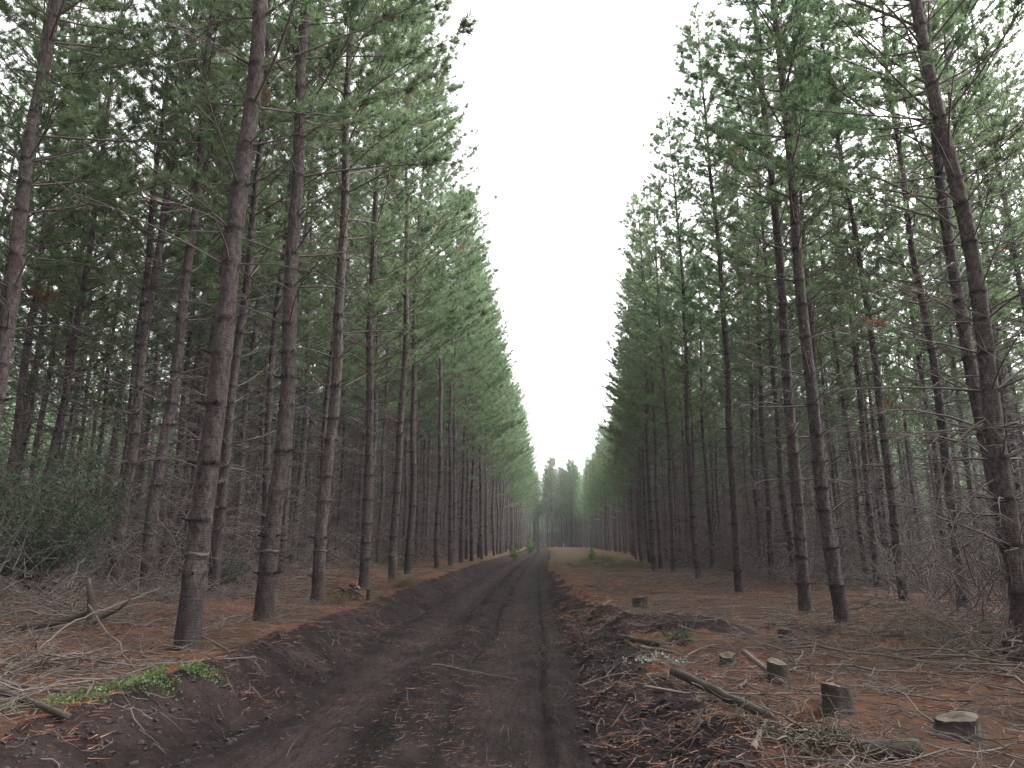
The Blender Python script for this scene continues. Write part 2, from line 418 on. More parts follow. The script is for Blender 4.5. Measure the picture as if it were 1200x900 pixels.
# ------------------------------------------------------------------ pine generator
def make_pine(seed, H=22.0, r0=0.16, zprune=4.5, zcb=8.5, zcb_road=6.5, lmax=2.7, ndead=4, tw=(3, 7), brown=0, nbld=9, dens=1.0, bare=0.0):
    rng = np.random.default_rng(seed)
    ph = rng.uniform(0, 6.28, 4)
    def spine(z):
        z = np.asarray(z, float)
        return np.stack([0.10 * np.sin(z * 0.33 + ph[0]) * np.minimum(z / 4, 1) + 0.025 * np.sin(z * 1.3 + ph[1]),
                         0.10 * np.sin(z * 0.29 + ph[2]) * np.minimum(z / 4, 1) + 0.025 * np.sin(z * 1.1 + ph[3]), z], -1)
    wz = []; z = rng.uniform(0.5, 0.9)
    while z < H - 0.4:
        wz.append(z); z += rng.uniform(0.38, 0.78) * (1.0 if z < H * 0.75 else 0.75)
    wz = np.array(wz)
    def rad_(z):
        z = np.asarray(z, float)
        r = 0.86 * r0 * np.clip(1 - z / (H + 0.3), 0.02, 1) ** 0.72 + 0.030 * np.exp(-z / 0.25)
        return r
    zs = np.unique(np.concatenate([np.arange(-0.25, 1.2, 0.12), np.arange(1.2, H, 0.35), wz - 0.06, wz, wz + 0.06, [H]]))
    near = np.min(np.abs(zs[:, None] - wz[None]), 1)
    R = rad_(zs) * (1 + 0.12 * np.exp(-(near / 0.04) ** 2))
    tr = MB()
    n = 14
    P = spine(zs)
    th = np.arange(n) * 2 * math.pi / n
    ang = 1 + 0.05 * np.sin(3 * th + ph[0])[None] + 0.03 * rng.normal(size=(len(zs), n))
    V = P[:, None, :] + (R[:, None] * ang)[..., None] * np.stack([np.cos(th), np.sin(th), 0 * th], -1)[None]
    idx = np.arange(len(zs) * n).reshape(len(zs), n)
    q = np.stack([idx[:-1], np.roll(idx[:-1], -1, 1), np.roll(idx[1:], -1, 1), idx[1:]], -1).reshape(-1, 4)
    kn = np.exp(-(near / 0.035) ** 2)[:, None] * (vn(th[None] * 1.4 + zs[:, None] * 7.1, zs[:, None] * 3.0, seed) > 0.38) * 0.95
    tr.add(V.reshape(-1, 3), quads=q, a=kn.ravel())
    dead = MB(); cr = MB()
    DP = []; DR = []; DT = []; TP = []; TR = []; TT = []
    LP = []; LR = []
    SP = []; SD = []; SL = []
    for z in wz:
        nb = rng.integers(3, 7)
        a0 = rng.uniform(0, 6.28)
        for b in range(nb):
            az = a0 + b * 6.283 / nb + rng.normal(0, 0.25)
            d = np.array([math.cos(az), math.sin(az), 0])
            road = max(0, math.cos(az))            # local +X looks at the road
            cb = zcb - (zcb - zcb_road) * road + rng.normal(0, 0.5)
            org = spine(z); r = float(rad_(z))
            if z < cb:
                if z < zprune:
                    if rng.random() < 0.75:
                        L = r + rng.uniform(0.02, 0.14)
                        t = np.linspace(0, 1, 3)[:, None]
                        tube = org + d * (r * 0.7 + (L - r * 0.7) * t) + np.array([0, 0, 0.35]) * t * L * 0.4
                        tubes(tr, tube[None], np.array([[0.020, 0.017, 0.012]]), 5, a=0.8, cap=True)
                    continue
                if b >= ndead: continue
                L = rng.uniform(0.7, 2.3) * (0.6 + 0.4 * min(1, z / 5))
                e = rng.uniform(0.05, 0.75); droop = rng.uniform(-0.2, 0.55)
                t = np.linspace(0, 1, 5)
                side = np.array([-d[1], d[0], 0]) * rng.normal(0, 0.18)
                pts = org + d * (r * 0.8 + L * t)[:, None] + side * (t ** 2)[:, None] * L + np.array([0, 0, 1.0]) * (L * (e * t - droop * t ** 2))[:, None]
                pts = pts + rng.normal(0, 0.02, pts.shape) * t[:, None]
                rb = rng.uniform(0.010, 0.020)
                DP.append(pts); DR.append(rb * (1 - 0.8 * t)); DT.append(rng.uniform(0, 0.6))
                for k in range(rng.integers(*tw)):
                    tt = rng.uniform(0.3, 0.95); i = min(3, int(tt * 4)); f = tt * 4 - i
                    o = pts[i] * (1 - f) + pts[i + 1] * f
                    dr = norm(d * 0.7 + np.array([-d[1], d[0], 0]) * rng.choice([-1, 1]) * rng.uniform(0.4, 1.1) + np.array([0, 0, rng.uniform(-0.6, 0.5)]))
                    l2 = rng.uniform(0.2, 0.75) * (1.1 - 0.5 * tt)
                    s = np.linspace(0, 1, 3)[:, None]
                    TP.append(o + dr * l2 * s + np.array([0, 0, 1.0]) * rng.uniform(-0.25, 0.25) * l2 * s ** 2)
                    TR.append(np.array([0.006, 0.0045, 0.002])); TT.append(rng.uniform(0, 1.0))
            else:
                s_ = (z - zcb_road) / (H - zcb_road)
                prof = (1 - s_) ** 0.62 * min(1.0, 0.62 + (z - cb) * 0.16)
                L = lmax * prof * rng.uniform(0.6, 1.1) * (1.4 if rng.random() < .06 else 1) * (1 + 0.22 * road) + 0.25
                e = 0.45 + 0.55 * s_ + rng.normal(0, 0.12); cu = rng.uniform(-0.05, 0.25)
                t = np.linspace(0, 1, 5)
                side = np.array([-d[1], d[0], 0]) * rng.normal(0, 0.12)
                pts = org + d * (r * 0.7 + L * 0.92 * t)[:, None] + side * (t ** 2)[:, None] * L + np.array([0, 0, 1.0]) * (L * (e * t * 0.8 + cu * t ** 2))[:, None]
                LP.append(pts); LR.append((0.011 + 0.012 * L / lmax) * (1 - 0.72 * t))
                ns = int((5 + 6.5 * L) * dens) if rng.random() > bare else 1
                sh = 0.30 if z < cb + 3 else 0.18
                for k in range(ns):
                    tt = rng.uniform(sh, 1.0); i = min(3, int(tt * 4)); f = tt * 4 - i
                    o = pts[i] * (1 - f) + pts[i + 1] * f
                    tg = norm(pts[i + 1] - pts[i])
                    sd = np.array([-d[1], d[0], 0]) * (1 if k % 2 else -1)
                    dr = norm(tg * rng.uniform(0.4, 0.9) + sd * rng.uniform(0.1, 0.95) + np.array([0, 0, rng.uniform(-0.15, 0.55)]))
                    SP.append(o); SD.append(dr); SL.append(rng.uniform(0.18, 0.62) * (1.25 - 0.6 * tt) * (0.6 + 0.4 * min(1, L / 1.5)))
                SP.append(pts[-1]); SD.append(norm(pts[-1] - pts[-2])); SL.append(0.22)
    if DP:
        tubes(dead, np.array(DP), np.array(DR), 4, a=np.array(DT))
        tubes(dead, np.array(TP), np.array(TR), 3, a=np.array(TT))
    tubes(cr, np.array(LP), np.array(LR), 4, mat=1)
    SP = np.array(SP); SD = np.array(SD); SL = np.array(SL); N = len(SP)
    end = SP + SD * SL[:, None] + np.array([0, 0, 0.12]) * SL[:, None]
    tubes(cr, np.stack([SP, end], 1), np.tile([0.006, 0.003], (N, 1)), 3, mat=1)
    # needle tufts along the shoots
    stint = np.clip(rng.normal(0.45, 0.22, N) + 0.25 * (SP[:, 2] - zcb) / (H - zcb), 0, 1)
    if brown:
        for k in rng.integers(0, N, brown):
            stint[np.linalg.norm(SP - SP[k], axis=1) < 0.4] = 2.0
    nt = 3
    f = rng.uniform(0.25, 1.0, (N, nt)); f[:, 0] = 1.0
    TPs = (SP[:, None] + (end - SP)[:, None] * f[..., None]).reshape(-1, 3)
    TDs = np.repeat(norm(end - SP), nt, 0)
    P = np.repeat(TPs, nbld, 0) + rng.normal(0, 0.018, (N * nt * nbld, 3))
    D = np.repeat(TDs, nbld, 0) * 0.75 + norm(rng.normal(size=(N * nt * nbld, 3))) * 0.85 + np.array([0, 0, 0.1])
    tt = np.repeat(np.repeat(stint, nt), nbld)
    tt = np.where(tt > 1.5, tt, np.clip(tt + rng.normal(0, 0.08, len(tt)), 0, 1))
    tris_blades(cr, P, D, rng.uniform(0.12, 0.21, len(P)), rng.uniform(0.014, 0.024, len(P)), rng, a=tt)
    name = 'pine%d' % seed
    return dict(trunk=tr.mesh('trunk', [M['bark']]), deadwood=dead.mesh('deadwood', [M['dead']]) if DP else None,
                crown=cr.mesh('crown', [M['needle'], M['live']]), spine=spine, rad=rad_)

EDGE = [make_pine(100 + i, H=h, r0=r, zprune=zp, zcb=9.2, zcb_road=zr, lmax=lm, ndead=3, tw=(4, 9), brown=b, nbld=15, dens=.78, bare=.14)
        for i, (h, r, zp, zr, lm, b) in enumerate([(22, .155, 4.8, 6.8, 2.9, 3), (21.5, .15, 3.8, 7.2, 2.7, 1), (22.5, .16, 4.4, 6.4, 3.0, 0), (21, .145, 3.4, 6.0, 2.7, 2)])]
INNER = [make_pine(200 + i, H=h, r0=r, zprune=zp, zcb=zc, zcb_road=zc - .5, lmax=lm, ndead=7, tw=(8, 16), brown=b, nbld=16, dens=.60, bare=.34)
         for i, (h, r, zp, zc, lm, b) in enumerate([(21.5, .14, .9, 7.4, 2.5, 2), (21, .135, .6, 6.8, 2.6, 0), (22, .145, 1.0, 7.8, 2.5, 1), (20.5, .13, .5, 6.4, 2.4, 3), (21, .12, .8, 7.2, 2.3, 0)])]
EDGER = [make_pine(150 + i, H=h, r0=r, zprune=zp, zcb=8.4, zcb_road=zr, lmax=lm, ndead=4, tw=(5, 11), brown=b, nbld=15, dens=.74, bare=.16)
         for i, (h, r, zp, zr, lm, b) in enumerate([(21.5, .15, 3.2, 7.8, 1.45, 1), (22, .15, 2.6, 7.4, 1.55, 0), (21, .145, 3.0, 8.0, 1.4, 2)])]

EDGEF = [make_pine(170 + i, H=h, r0=r, zprune=zp, zcb=8.0, zcb_road=zr, lmax=lm, ndead=7, tw=(10, 18), brown=b, nbld=14, dens=.8)
         for i, (h, r, zp, zr, lm, b) in enumerate([(22, .145, 1.0, 6.2, 2.8, 2), (21.5, .14, 1.4, 5.6, 2.6, 1), (21, .14, .8, 6.6, 2.7, 0)])]

CLOSE = [make_pine(190 + i, H=21, r0=.15, zprune=.8, zcb=7.0, zcb_road=6.2, lmax=2.9, ndead=7, tw=(8, 15), nbld=22, dens=1.35) for i in range(2)]

def ring_mesh(v):
    mb = MB()
    rng = np.random.default_rng(5)
    n = 14; th = np.arange(n + 1) * 2 * math.pi / n
    zs = np.array([-0.022, -0.018, 0.016, 0.022])
    ro = np.array([0.0, 0.006, 0.006, 0.0])
    z0 = 1.12
    V = []
    for dz, e in zip(zs, ro):
        c = v['spine'](z0 + dz); r = float(v['rad'](z0 + dz)) * 1.06 + e
        for k in range(n): V.append((c[0] + r * math.cos(th[k]), c[1] + r * math.sin(th[k]), z0 + dz + 0.012 * math.sin(3 * th[k]) + rng.normal(0, 0.006)))
    i = np.arange(4 * n).reshape(4, n)
    q = np.stack([i[:-1], np.roll(i[:-1], -1, 1), np.roll(i[1:], -1, 1), i[1:]], -1).reshape(-1, 4)
    mb.add(V, quads=q)
    return mb.mesh('pale_ring', [M['ring']])
for v in EDGE + EDGER: v['ring'] = ring_mesh(v)

TREES = []
def pine(v, x, y, rz=0.0, sc=1.0, lean=(0, 0), ring=False, label=None, group=None):
    o = empty('pine_tree', (x, y, hz(x, y) - 0.05), rz, sc)
    o.rotation_euler = (lean[0], lean[1], rz)
    link('trunk', v['trunk'], o)
    if v['deadwood']: link('deadwood', v['deadwood'], o)
    link('crown', v['crown'], o)
    if ring: link('pale_ring', v['ring'], o)
    tag(o, label, 'tree', group)
    TREES.append((x, y))
    return o

LG, RG = 'pines lining the left side of the road', 'pines lining the right side of the road'
NEAR = [  # x, y, variant, scale, ring, lean_y, label, group
    (-4.09, 8.35, EDGE[0], 1.0, True, 0.006, 'thickest foreground pine at the top of the left bank, beside the light green herbs', LG),
    (-4.22, 10.95, EDGE[2], 1.0, True, 0.004, 'second pine up the left bank, pale ringed, just behind the thickest one', LG),
    (-4.42, 14.2, EDGE[1], 1.0, True, 0.002, 'pine on the left bank standing just before the red and white scrap', LG),
    (-4.62, 18.7, EDGE[3], 1.0, True, 0.0, 'pine on the left bank standing just past the red and white scrap', LG),
    (-4.55, 22.4, EDGE[0], 0.98, True, 0.0, 'fifth pine of the left roadside row, counted from the thick foreground trunk', LG),
    (-4.9, 26.8, EDGE[2], 0.97, True, 0.003, 'sixth pine of the left roadside row, counted from the thick foreground trunk', LG),
    (-4.68, 33.0, EDGE[1], 1.0, False, -0.01, 'seventh pine of the left roadside row, counted from the thick foreground trunk', LG),
    (-4.57, 37.0, EDGE[3], 1.02, False, 0.0, 'eighth pine of the left roadside row, counted from the thick foreground trunk', LG),
    (-8.35, 14.9, EDGE[1], 1.05, True, 0.0, 'pine with a pale ring behind the left front row, right of the leafy dark shrub', LG),
    (-7.0, 15.2, INNER[0], 0.98, False, 0.0, 'second row pine with a shaggy foot seen between the two nearest left trunks', LG),
    (-9.3, 11.2, EDGE[3], 1.12, False, 0.0, 'pine at the left edge of the view behind the leafy dark shrub', LG),
    (-9.6, 15.8, INNER[2], 0.95, False, 0.02, 'dark slim pine leaning right behind the leafy dark shrub', LG),
    (-10.4, 16.9, INNER[1], 0.95, False, -0.005, 'dark straight pine behind the leafy dark shrub, half hidden by a leaning one', LG),
    (4.95, 11.85, EDGER[0], 0.88, False, 0.022, 'dark footed pine nearest the soil mounds on the right verge', RG),
    (5.06, 13.6, EDGER[1], 0.87, False, 0.010, 'pine close behind and left of the dark footed one on the right verge', RG),
    (5.31, 18.8, EDGER[2], 0.84, False, 0.0, 'lone straight pine on the right verge standing out against the sky gaps', RG),
    (5.78, 25.6, EDGER[0], 0.88, False, 0.0, 'pine on the right verge where the slash opens, first of a close pair', RG),
    (5.98, 31.0, EDGER[1], 0.86, False, 0.0, 'pine on the right verge, farther of a close pair', RG),
    (8.5, 16.8, EDGER[2], 0.82, False, 0.03, 'slim pale pine leaning left behind the right front row', RG),
    (8.9, 15.3, INNER[3], 0.9, False, 0.0, 'shaggy dark pine behind the brambles right of the slim leaning one', RG),
    (10.4, 22.0, INNER[2], 0.85, False, 0.0, 'dark pine deeper in the right stand, left of the slim leaning one', RG),
    (6.15, 9.35, INNER[0], 1.0, False, 0.010, 'big pine at the right edge of the view hung with pale dead boughs', RG),
    (7.5, 11.4, INNER[1], 0.98, False, 0.012, 'pine behind the big right edge pine, wrapped in dead brambles', RG),
]
for i, (x, y, v, sc, ring, ln, lb, g) in enumerate(NEAR):
    pine(v, x, y, (0 if x < 0 else math.pi) + RNG.normal(0, 0.25) + (0.5 * i % 0.6), sc, (RNG.normal(0, 0.006), ln * 0.8 + RNG.normal(0, 0.004)), ring, lb, g)

# the planted grid behind and beyond them
CAND = []
def grid():
    out = []
    for side in (-1, 1):
        first = 4.65 if side < 0 else 5.75
        for r in range(0, 26):
            step = (3.1 if r < 2 else 3.5) if r < 10 else 4.6
            u0 = first + (r * 2.75 if r < 10 else 10 * 2.75 + (r - 10) * 4.4)
            y = -14 + RNG.uniform(0, 3)
            while y < 250:
                y += step + RNG.normal(0, 0.55)
                u = side * (u0 + (3.5 * float(sst(30, 75, y)) if side > 0 else 0) + RNG.normal(0, 0.28 if r == 0 else 0.45))
                out.append((u + float(bend(y)), y, r, side))
    return out
for (x, y, r, s) in grid():
    if min((x - a) ** 2 + (y - b) ** 2 for a, b in TREES[:len(NEAR)]) < (1.9 if r else 1.8) ** 2: continue
    if r == 0 and y < (38.5 if s < 0 else 32.5): continue
    if s < 0 and r < 3 and y < 14 and x > -11: continue
    if s > 0 and r < 2 and y < 17: continue
    if y < 6 and abs(x) < 9: continue
    if y > 150 and abs(x - float(bend(y))) > 60: continue
    CAND.append((x, y, r, s))
def in_view(x, y, pad=1.5):
    # horizontal wedge seen by the camera (stands at the origin, turned two degrees left)
    a = math.atan2(x, y) + rad(2.0)
    return y > 2 and abs(a) < rad(37.5 + pad)
def score(c):
    x, y, r, s = c
    d = math.hypot(x, y)
    # rows deep in the stand hide behind the nearer ones
    return d * (1.0 + 0.42 * r) if in_view(x, y, 6 if d < 32 else 1.5) else 1e9
CAND.sort(key=score)
nI = 0
REST = []
for c in CAND:
    x, y, r, s = c
    if nI < 262 and in_view(x, y, 5.5 if math.hypot(x, y) < 32 else 1.0) and (r > 0 or y < 150):
        nI += 1
        side = 'left' if s < 0 else 'right'
        d = math.hypot(x, y)
        if r == 0: lb, g = 'straight pine far along the %s roadside row where the trunks crowd together' % side, 'far pines of the %s roadside row' % side
        elif r == 1: lb, g = 'slim pine standing directly behind the %s roadside row' % side, 'second row pines %s of the road' % side
        elif d < 34: lb, g = 'dark slim pine with dead twigs deep in the stand %s of the road' % side, 'pines inside the stand %s of the road' % side
        else: lb, g = 'distant dark pine stem far inside the stand %s of the road' % side, 'far pines inside the stand %s of the road' % side
        v = (EDGEF[RNG.integers(0, 3)] if RNG.random() < (.75 if s < 0 else .6) else (EDGE[RNG.integers(0, 4)] if s < 0 else EDGER[RNG.integers(0, 3)])) if r == 0 else (INNER[RNG.integers(0, 5)] if r > 1 or RNG.random() < .75 else EDGE[RNG.integers(0, 4)])
        sc = RNG.uniform(0.92, 1.06) * (1.0 if s < 0 else 0.88 - 0.07 * float(sst(35, 60, y)))
        rz = (0 if s < 0 else math.pi) + RNG.normal(0, 0.35) if r == 0 else RNG.uniform(0, 6.28)
        pine(v, x, y, rz, sc, (RNG.normal(0, 0.014), RNG.normal(0, 0.014)), False, lb, g)
    else:
        REST.append(c)

# the two pines that close the view, and the stand behind them
for (x, y, v, sc, lb) in [(3.6, 163, CLOSE[0], 1.0, 'left one of two pointed pines closing the far end of the road'),
                          (8.4, 166, CLOSE[1], 0.98, 'right one of two pointed pines closing the far end of the road')]:
    pine(v, x, y, 1.57 + math.pi, sc, (0, 0), False, lb, 'pointed pines closing the road')

for i in range(18):
    x = -6.0 + 25.0 * (i % 9) / 8 + RNG.normal(0, .5); y = 168.5 + 4.2 * (i // 9) + RNG.normal(0, .6)
    pine(CLOSE[RNG.integers(0, 2)], x, y, 4.71 + RNG.normal(0, .4), RNG.uniform(.84, .93), (0, 0), False, 'pine in the wall of trees across the far end of the road', 'pines across the road end')

# everything farther: one mass of simpler trees
def low_pine(seed, zlo=7.2, N=430):
    rng = np.random.default_rng(seed)
    H = rng.uniform(20, 22); zc = rng.uniform(zlo, zlo + 1.2)
    tr = MB(); cr = MB()
    zs = np.array([-0.3, 1, 4, 8, 12, 16, 19, H])
    P = np.stack([0.12 * np.sin(zs * .3 + rng.uniform(0, 6)), 0.12 * np.sin(zs * .27 + rng.uniform(0, 6)), zs], -1)
    tubes(tr, P[None], (0.145 * np.clip(1 - zs / (H + .3), .02, 1) ** .72)[None], 6)
    n = 80
    z = rng.uniform(0.8, zc + 1, n); az = rng.uniform(0, 6.28, n); L = rng.uniform(.8, 2.3, n)
    d = np.stack([np.cos(az), np.sin(az), 0 * az], -1); t = np.linspace(0, 1, 3)
    o = np.stack([0 * z, 0 * z, z], -1)
    P = o[:, None] + d[:, None] * (L[:, None] * t)[..., None] + np.array([0, 0, 1.]) * (L[:, None] * (rng.uniform(0, .7, (n, 1)) * t - rng.uniform(-.2, .5, (n, 1)) * t ** 2))[..., None]
    dd = MB(); tubes(dd, P, np.tile([.014, .009, .004], (n, 1)), 3, a=rng.uniform(0, .6, n))
    P2 = np.repeat(P[:, 1], 2, 0); D2 = norm(np.repeat(d, 2, 0) * .6 + rng.normal(0, .6, (2 * n, 3)))
    tubes(dd, np.stack([P2, P2 + D2 * .7], 1), np.tile([.007, .003], (2 * n, 1)), 3, a=rng.uniform(0, 1, 2 * n))
    s = rng.beta(1.0, 1.35, N); z = zc + (H - zc) * s
    R = 2.5 * (1 - s) ** .62 * np.minimum(1, .55 + s * 3) * np.sqrt(rng.uniform(.08, 1, N)) * rng.uniform(.8, 1.12, N)
    az = rng.uniform(0, 6.28, N); d = np.stack([np.cos(az), np.sin(az), .7 + 0 * az], -1)
    Pp = np.stack([np.cos(az) * R, np.sin(az) * R, z + R * .25], -1)
    P = np.repeat(Pp, 2, 0) + rng.normal(0, .07, (2 * N, 3))
    D = norm(np.repeat(d, 2, 0) * .5 + norm(rng.normal(size=(2 * N, 3))) * .8)
    tint = np.repeat(np.clip(rng.normal(.5, .25, N), 0, 1), 2)
    tris_blades(cr, P, D, rng.uniform(.25, .5, 2 * N), rng.uniform(.06, .11, 2 * N), rng, a=tint)
    return tr.arrays(), dd.arrays(), cr.arrays()
LOW = [low_pine(300 + i) for i in range(4)]
DEEP = [low_pine(320 + i, 2.6, 800) for i in range(3)]
def mass():
    mb = MB()
    for (x, y, r, s) in REST:
        if y < -14 or y > 235: continue
        if math.hypot(x, y) < 32 and in_view(x, y, 14): continue
        if not in_view(x, y, 5) and math.hypot(x, y) > 32: continue
        v = LOW[RNG.integers(0, 4)] if r < 10 else DEEP[RNG.integers(0, 3)]
        a = RNG.uniform(0, 6.28); sc = RNG.uniform(.92, 1.06) * (1 if s < 0 else .9)
        ca, sa = math.cos(a) * sc, math.sin(a) * sc
        Rm = np.array([[ca, -sa, 0], [sa, ca, 0], [0, 0, sc]])
        off = np.array([x, y, hz(x, y) - .05])
        for mi, (V, A, T, Q, tm, qm) in enumerate(v):
            mb.add(V @ Rm.T + off, T, Q, A, mi)
    # the stand across the road end
    for i in range(230):
        x = RNG.uniform(-16, 45); y = RNG.uniform(166, 225)
        v = (LOW + DEEP)[RNG.integers(0, 7)] if y < 190 else DEEP[RNG.integers(0, 3)]
        sc = RNG.uniform(.9, 1.0); off = np.array([x, y, hz(x, y) - .05])
        if y < 176 and x < 20: continue
        for mi, (V, A, T, Q, tm, qm) in enumerate(v):
            mb.add(V * sc + off, T, Q, A, mi)
    o = link('forest', mb.mesh('forest', [M['bark'], M['dead'], M['needle']]))
    tag(o, 'dense dark pine forest filling the far depth behind the nearer trees', 'forest', kind='stuff')
mass()

# ------------------------------------------------------------------ fallen wood
def branch_mesh(seed, L=2.0, r=0.014, curl=0.25, ntw=8, mat='grey', K=8):
    rng = np.random.default_rng(seed)
    mb = MB()
    t = np.linspace(-0.5, 0.5, K)
    c1, c2 = rng.normal(0, curl), rng.normal(0, curl)
    pts = np.stack([L * t, L * (c1 * (t ** 2) * 1.2 + c2 * t ** 3 * 2) + rng.normal(0, .022, K) * L, np.abs(rng.normal(0, .02, K)) * L + 0.10 * L * curl * (1 - 4 * t ** 2) * rng.uniform(0, 1)], -1)
    R = r * (1.15 - 0.75 * (t + .5))
    tubes(mb, pts[None], R[None], 6, a=rng.uniform(0.1, .9), cap=True, jit=.08, rng=rng)
    TP, TR, TT = [], [], []
    for k in range(ntw):
        i = rng.integers(1, K - 1)
        dr = norm(np.array([rng.uniform(.3, 1), rng.choice([-1, 1]) * rng.uniform(.3, 1.2), rng.uniform(-.1, .45)]))
        l = L * rng.uniform(.10, .34); s = np.linspace(0, 1, 4)[:, None]
        TP.append(pts[i] + dr * l * s + np.array([0, rng.normal(0, .3), rng.uniform(-.35, .15)]) * l * s ** 2 + rng.normal(0, .05, (4, 3)) * l * s)
        TR.append(R[i] * np.array([.55, .42, .32, .18])); TT.append(rng.uniform(0, 1))
    if TP: tubes(mb, np.array(TP), np.array(TR), 4, a=np.array(TT))
    return mb.mesh('fallen_branch', [M[mat]])

BR = [branch_mesh(400 + i, L, r, c, n, m) for i, (L, r, c, n, m) in enumerate([
    (1.6, .008, .30, 8, 'grey'), (2.2, .010, .30, 10, 'grey'), (1.2, .007, .45, 7, 'dead'), (2.8, .012, .2, 9, 'grey'), (1.0, .007, .3, 5, 'dead'),
    (1.8, .009, .5, 9, 'dead'), (.8, .009, .15, 2, 'grey'), (1.4, .006, .6, 10, 'grey'), (.6, .010, .1, 0, 'grey'), (2.0, .008, .4, 12, 'dead')])]

def lay(me, x, y, rz, label, group=None, sc=1.0, lift=0.02, name='fallen_branch', L=None, cat='branch', tilt=0.0):
    o = link(name, me)
    Lh = (L or 1.5) * 0.4 * sc
    dx, dy = math.cos(rz) * Lh, math.sin(rz) * Lh
    h1, h0 = hz(x + dx, y + dy), hz(x - dx, y - dy)
    hm = max(hz(x, y), (h1 + h0) / 2)
    o.location = (x, y, hm + lift)
    o.rotation_mode = 'XYZ'
    o.rotation_euler = (RNG.normal(0, .12), -math.atan2(h1 - h0, 2 * Lh) - tilt, rz)
    o.scale = (sc, sc, sc)
    tag(o, label, cat, group)
    return o
BL = [1.6, 2.2, 1.2, 2.8, 1.0, 1.8, .8, 1.4, .6, 2.0]
def scatter(n, xr, yr, label, group, bias=1.0, scr=(.6, 1.15), keep=None):
    k = 0; tries = 0
    while k < n and tries < n * 30:
        tries += 1
        y = yr[0] + (yr[1] - yr[0]) * RNG.random() ** bias
        x = RNG.uniform(*xr)
        if keep is not None and not keep(x, y): continue
        if not in_view(x, y, -0.5): continue
        i = RNG.integers(0, len(BR))
        lay(BR[i], x, y, RNG.uniform(0, 6.28), label, group, RNG.uniform(*scr), 0.015, L=BL[i], tilt=abs(RNG.normal(0, .06)))
        k += 1
scatter(52, (-8.0, -3.7), (4.8, 12), 'thin grey dead branch in the slash around the nearest left trunk', 'dead branches on the left near the camera', 1.1)
scatter(40, (-9.5, -3.9), (12, 24), 'dead branch lying between the trunks past the second left pine', 'dead branches farther along the left side', 1.0)
scatter(60, (1.9, 6.8), (4.2, 10.4), 'thin dead branch scattered among the stumps on the right', 'dead branches among the right stumps', 1.0)
scatter(58, (1.8, 9), (10.4, 26), 'dead branch lying on the right verge beyond the soil mounds', 'dead branches farther along the right side', 1.2)
scatter(16, (0.9, 1.9), (4.3, 9), 'short twiggy branch on the dark soil between the road and the stumps', 'branches on the right soil bank', 1.0, (.4, .7))

M['log'] = m_plain('dark_log_bark', (0.008, 0.0068, 0.0058), (0.052, 0.044, 0.036), 16, .95, .02)
def stick(x0, y0, x1, y1, r, label, z0=0.0, z1=0.0, mat='grey', sag=0.0, name='fallen_branch', cat='branch', n=8, taper=.5, wig=.02, seed=0, moss=False, K=9, twigs=0):
    rng = np.random.default_rng(seed + int(1000 * abs(x0)))
    a = np.array([x0, y0, hz(x0, y0) + r + z0]); b = np.array([x1, y1, hz(x1, y1) + r + z1])
    t = np.linspace(0, 1, K)[:, None]
    mid = (a + b) / 2
    L = np.linalg.norm(b - a)
    pts = a + (b - a) * t + rng.normal(0, wig * L * .3, (K, 3)) * np.sin(t * math.pi) + np.array([0, 0, sag * L]) * np.sin(t * math.pi)
    g = terr(pts[:, 0], pts[:, 1]) + r * .6
    pts[:, 2] = np.maximum(pts[:, 2], g)
    mb = MB(); R = r * (1 - (1 - taper) * t[:, 0])
    tubes(mb, (pts - mid)[None], R[None], n, a=.4, cap=True, jit=.05, rng=rng)
    if twigs:
        TP, TR = [], []
        for k in range(twigs):
            i = rng.integers(1, K - 1); dr = norm(norm(b - a) * rng.uniform(.2, 1) + rng.normal(0, .6, 3) + np.array([0, 0, .2])); l = L * rng.uniform(.08, .25)
            s = np.linspace(0, 1, 4)[:, None]
            TP.append(pts[i] - mid + dr * l * s + rng.normal(0, .1, 3) * l * s ** 2); TR.append(R[i] * np.array([.5, .4, .3, .15]))
        tubes(mb, np.array(TP), np.array(TR), 4, a=.6)
    o = link(name, mb.mesh(name, [M[mat]])); o.location = mid
    tag(o, label, cat)
    return o
stick(1.29, 6.98, 1.68, 5.38, .041, 'thick mossy grey log sloping into the slash heap on the right', z0=.06, name='fallen_log', cat='log', taper=.85, n=12, mat='log')
stick(1.14, 10.05, 1.50, 8.95, .038, 'short dark log beside the pale silvery weeds on the right bank', name='fallen_log', cat='log', taper=.9, n=10, mat='log', z0=.03, z1=.03)
stick(2.02, 4.78, 2.36, 4.70, .060, 'short hollow log chunk at the bottom right among dead grass', name='fallen_log', cat='log', taper=.95, n=12, mat='log')
stick(1.35, 4.75, 1.72, 5.5, .022, 'pale stripped pole lying across the bottom of the right slash heap', mat='grey', taper=.7)
stick(1.68, 5.75, 2.1, 4.95, .018, 'pale split stick crossing the slash heap below the middle stump', mat='cut', z1=.05)
stick(2.68, 9.45, 4.5, 7.5, .016, 'long curved brown branch arching across the needles in front of the soil mounds', mat='dead', sag=.03, twigs=4)
stick(2.4, 8.1, 4.1, 7.2, .015, 'long brown branch lying behind the middle stump', mat='dead', sag=.02, twigs=4)
stick(2.12, 7.55, 2.30, 6.95, .028, 'broken stick leaning on the split stump', z0=.20, mat='grey', taper=.8)
stick(1.28, 9.0, 1.75, 8.9, .022, 'short dark stick beside the short dark log', mat='dead')
stick(-4.25, 5.60, -3.32, 5.12, .028, 'mossy pole lying at the lower left corner behind the bank edge', name='fallen_log', cat='log', taper=.8, n=10, mat='log', z0=.07, z1=.05, wig=.004)
stick(-5.2, 7.2, -3.95, 6.95, .017, 'long level grey branch under the green herbs on the left', taper=.6, twigs=3, z0=.08, z1=.04)
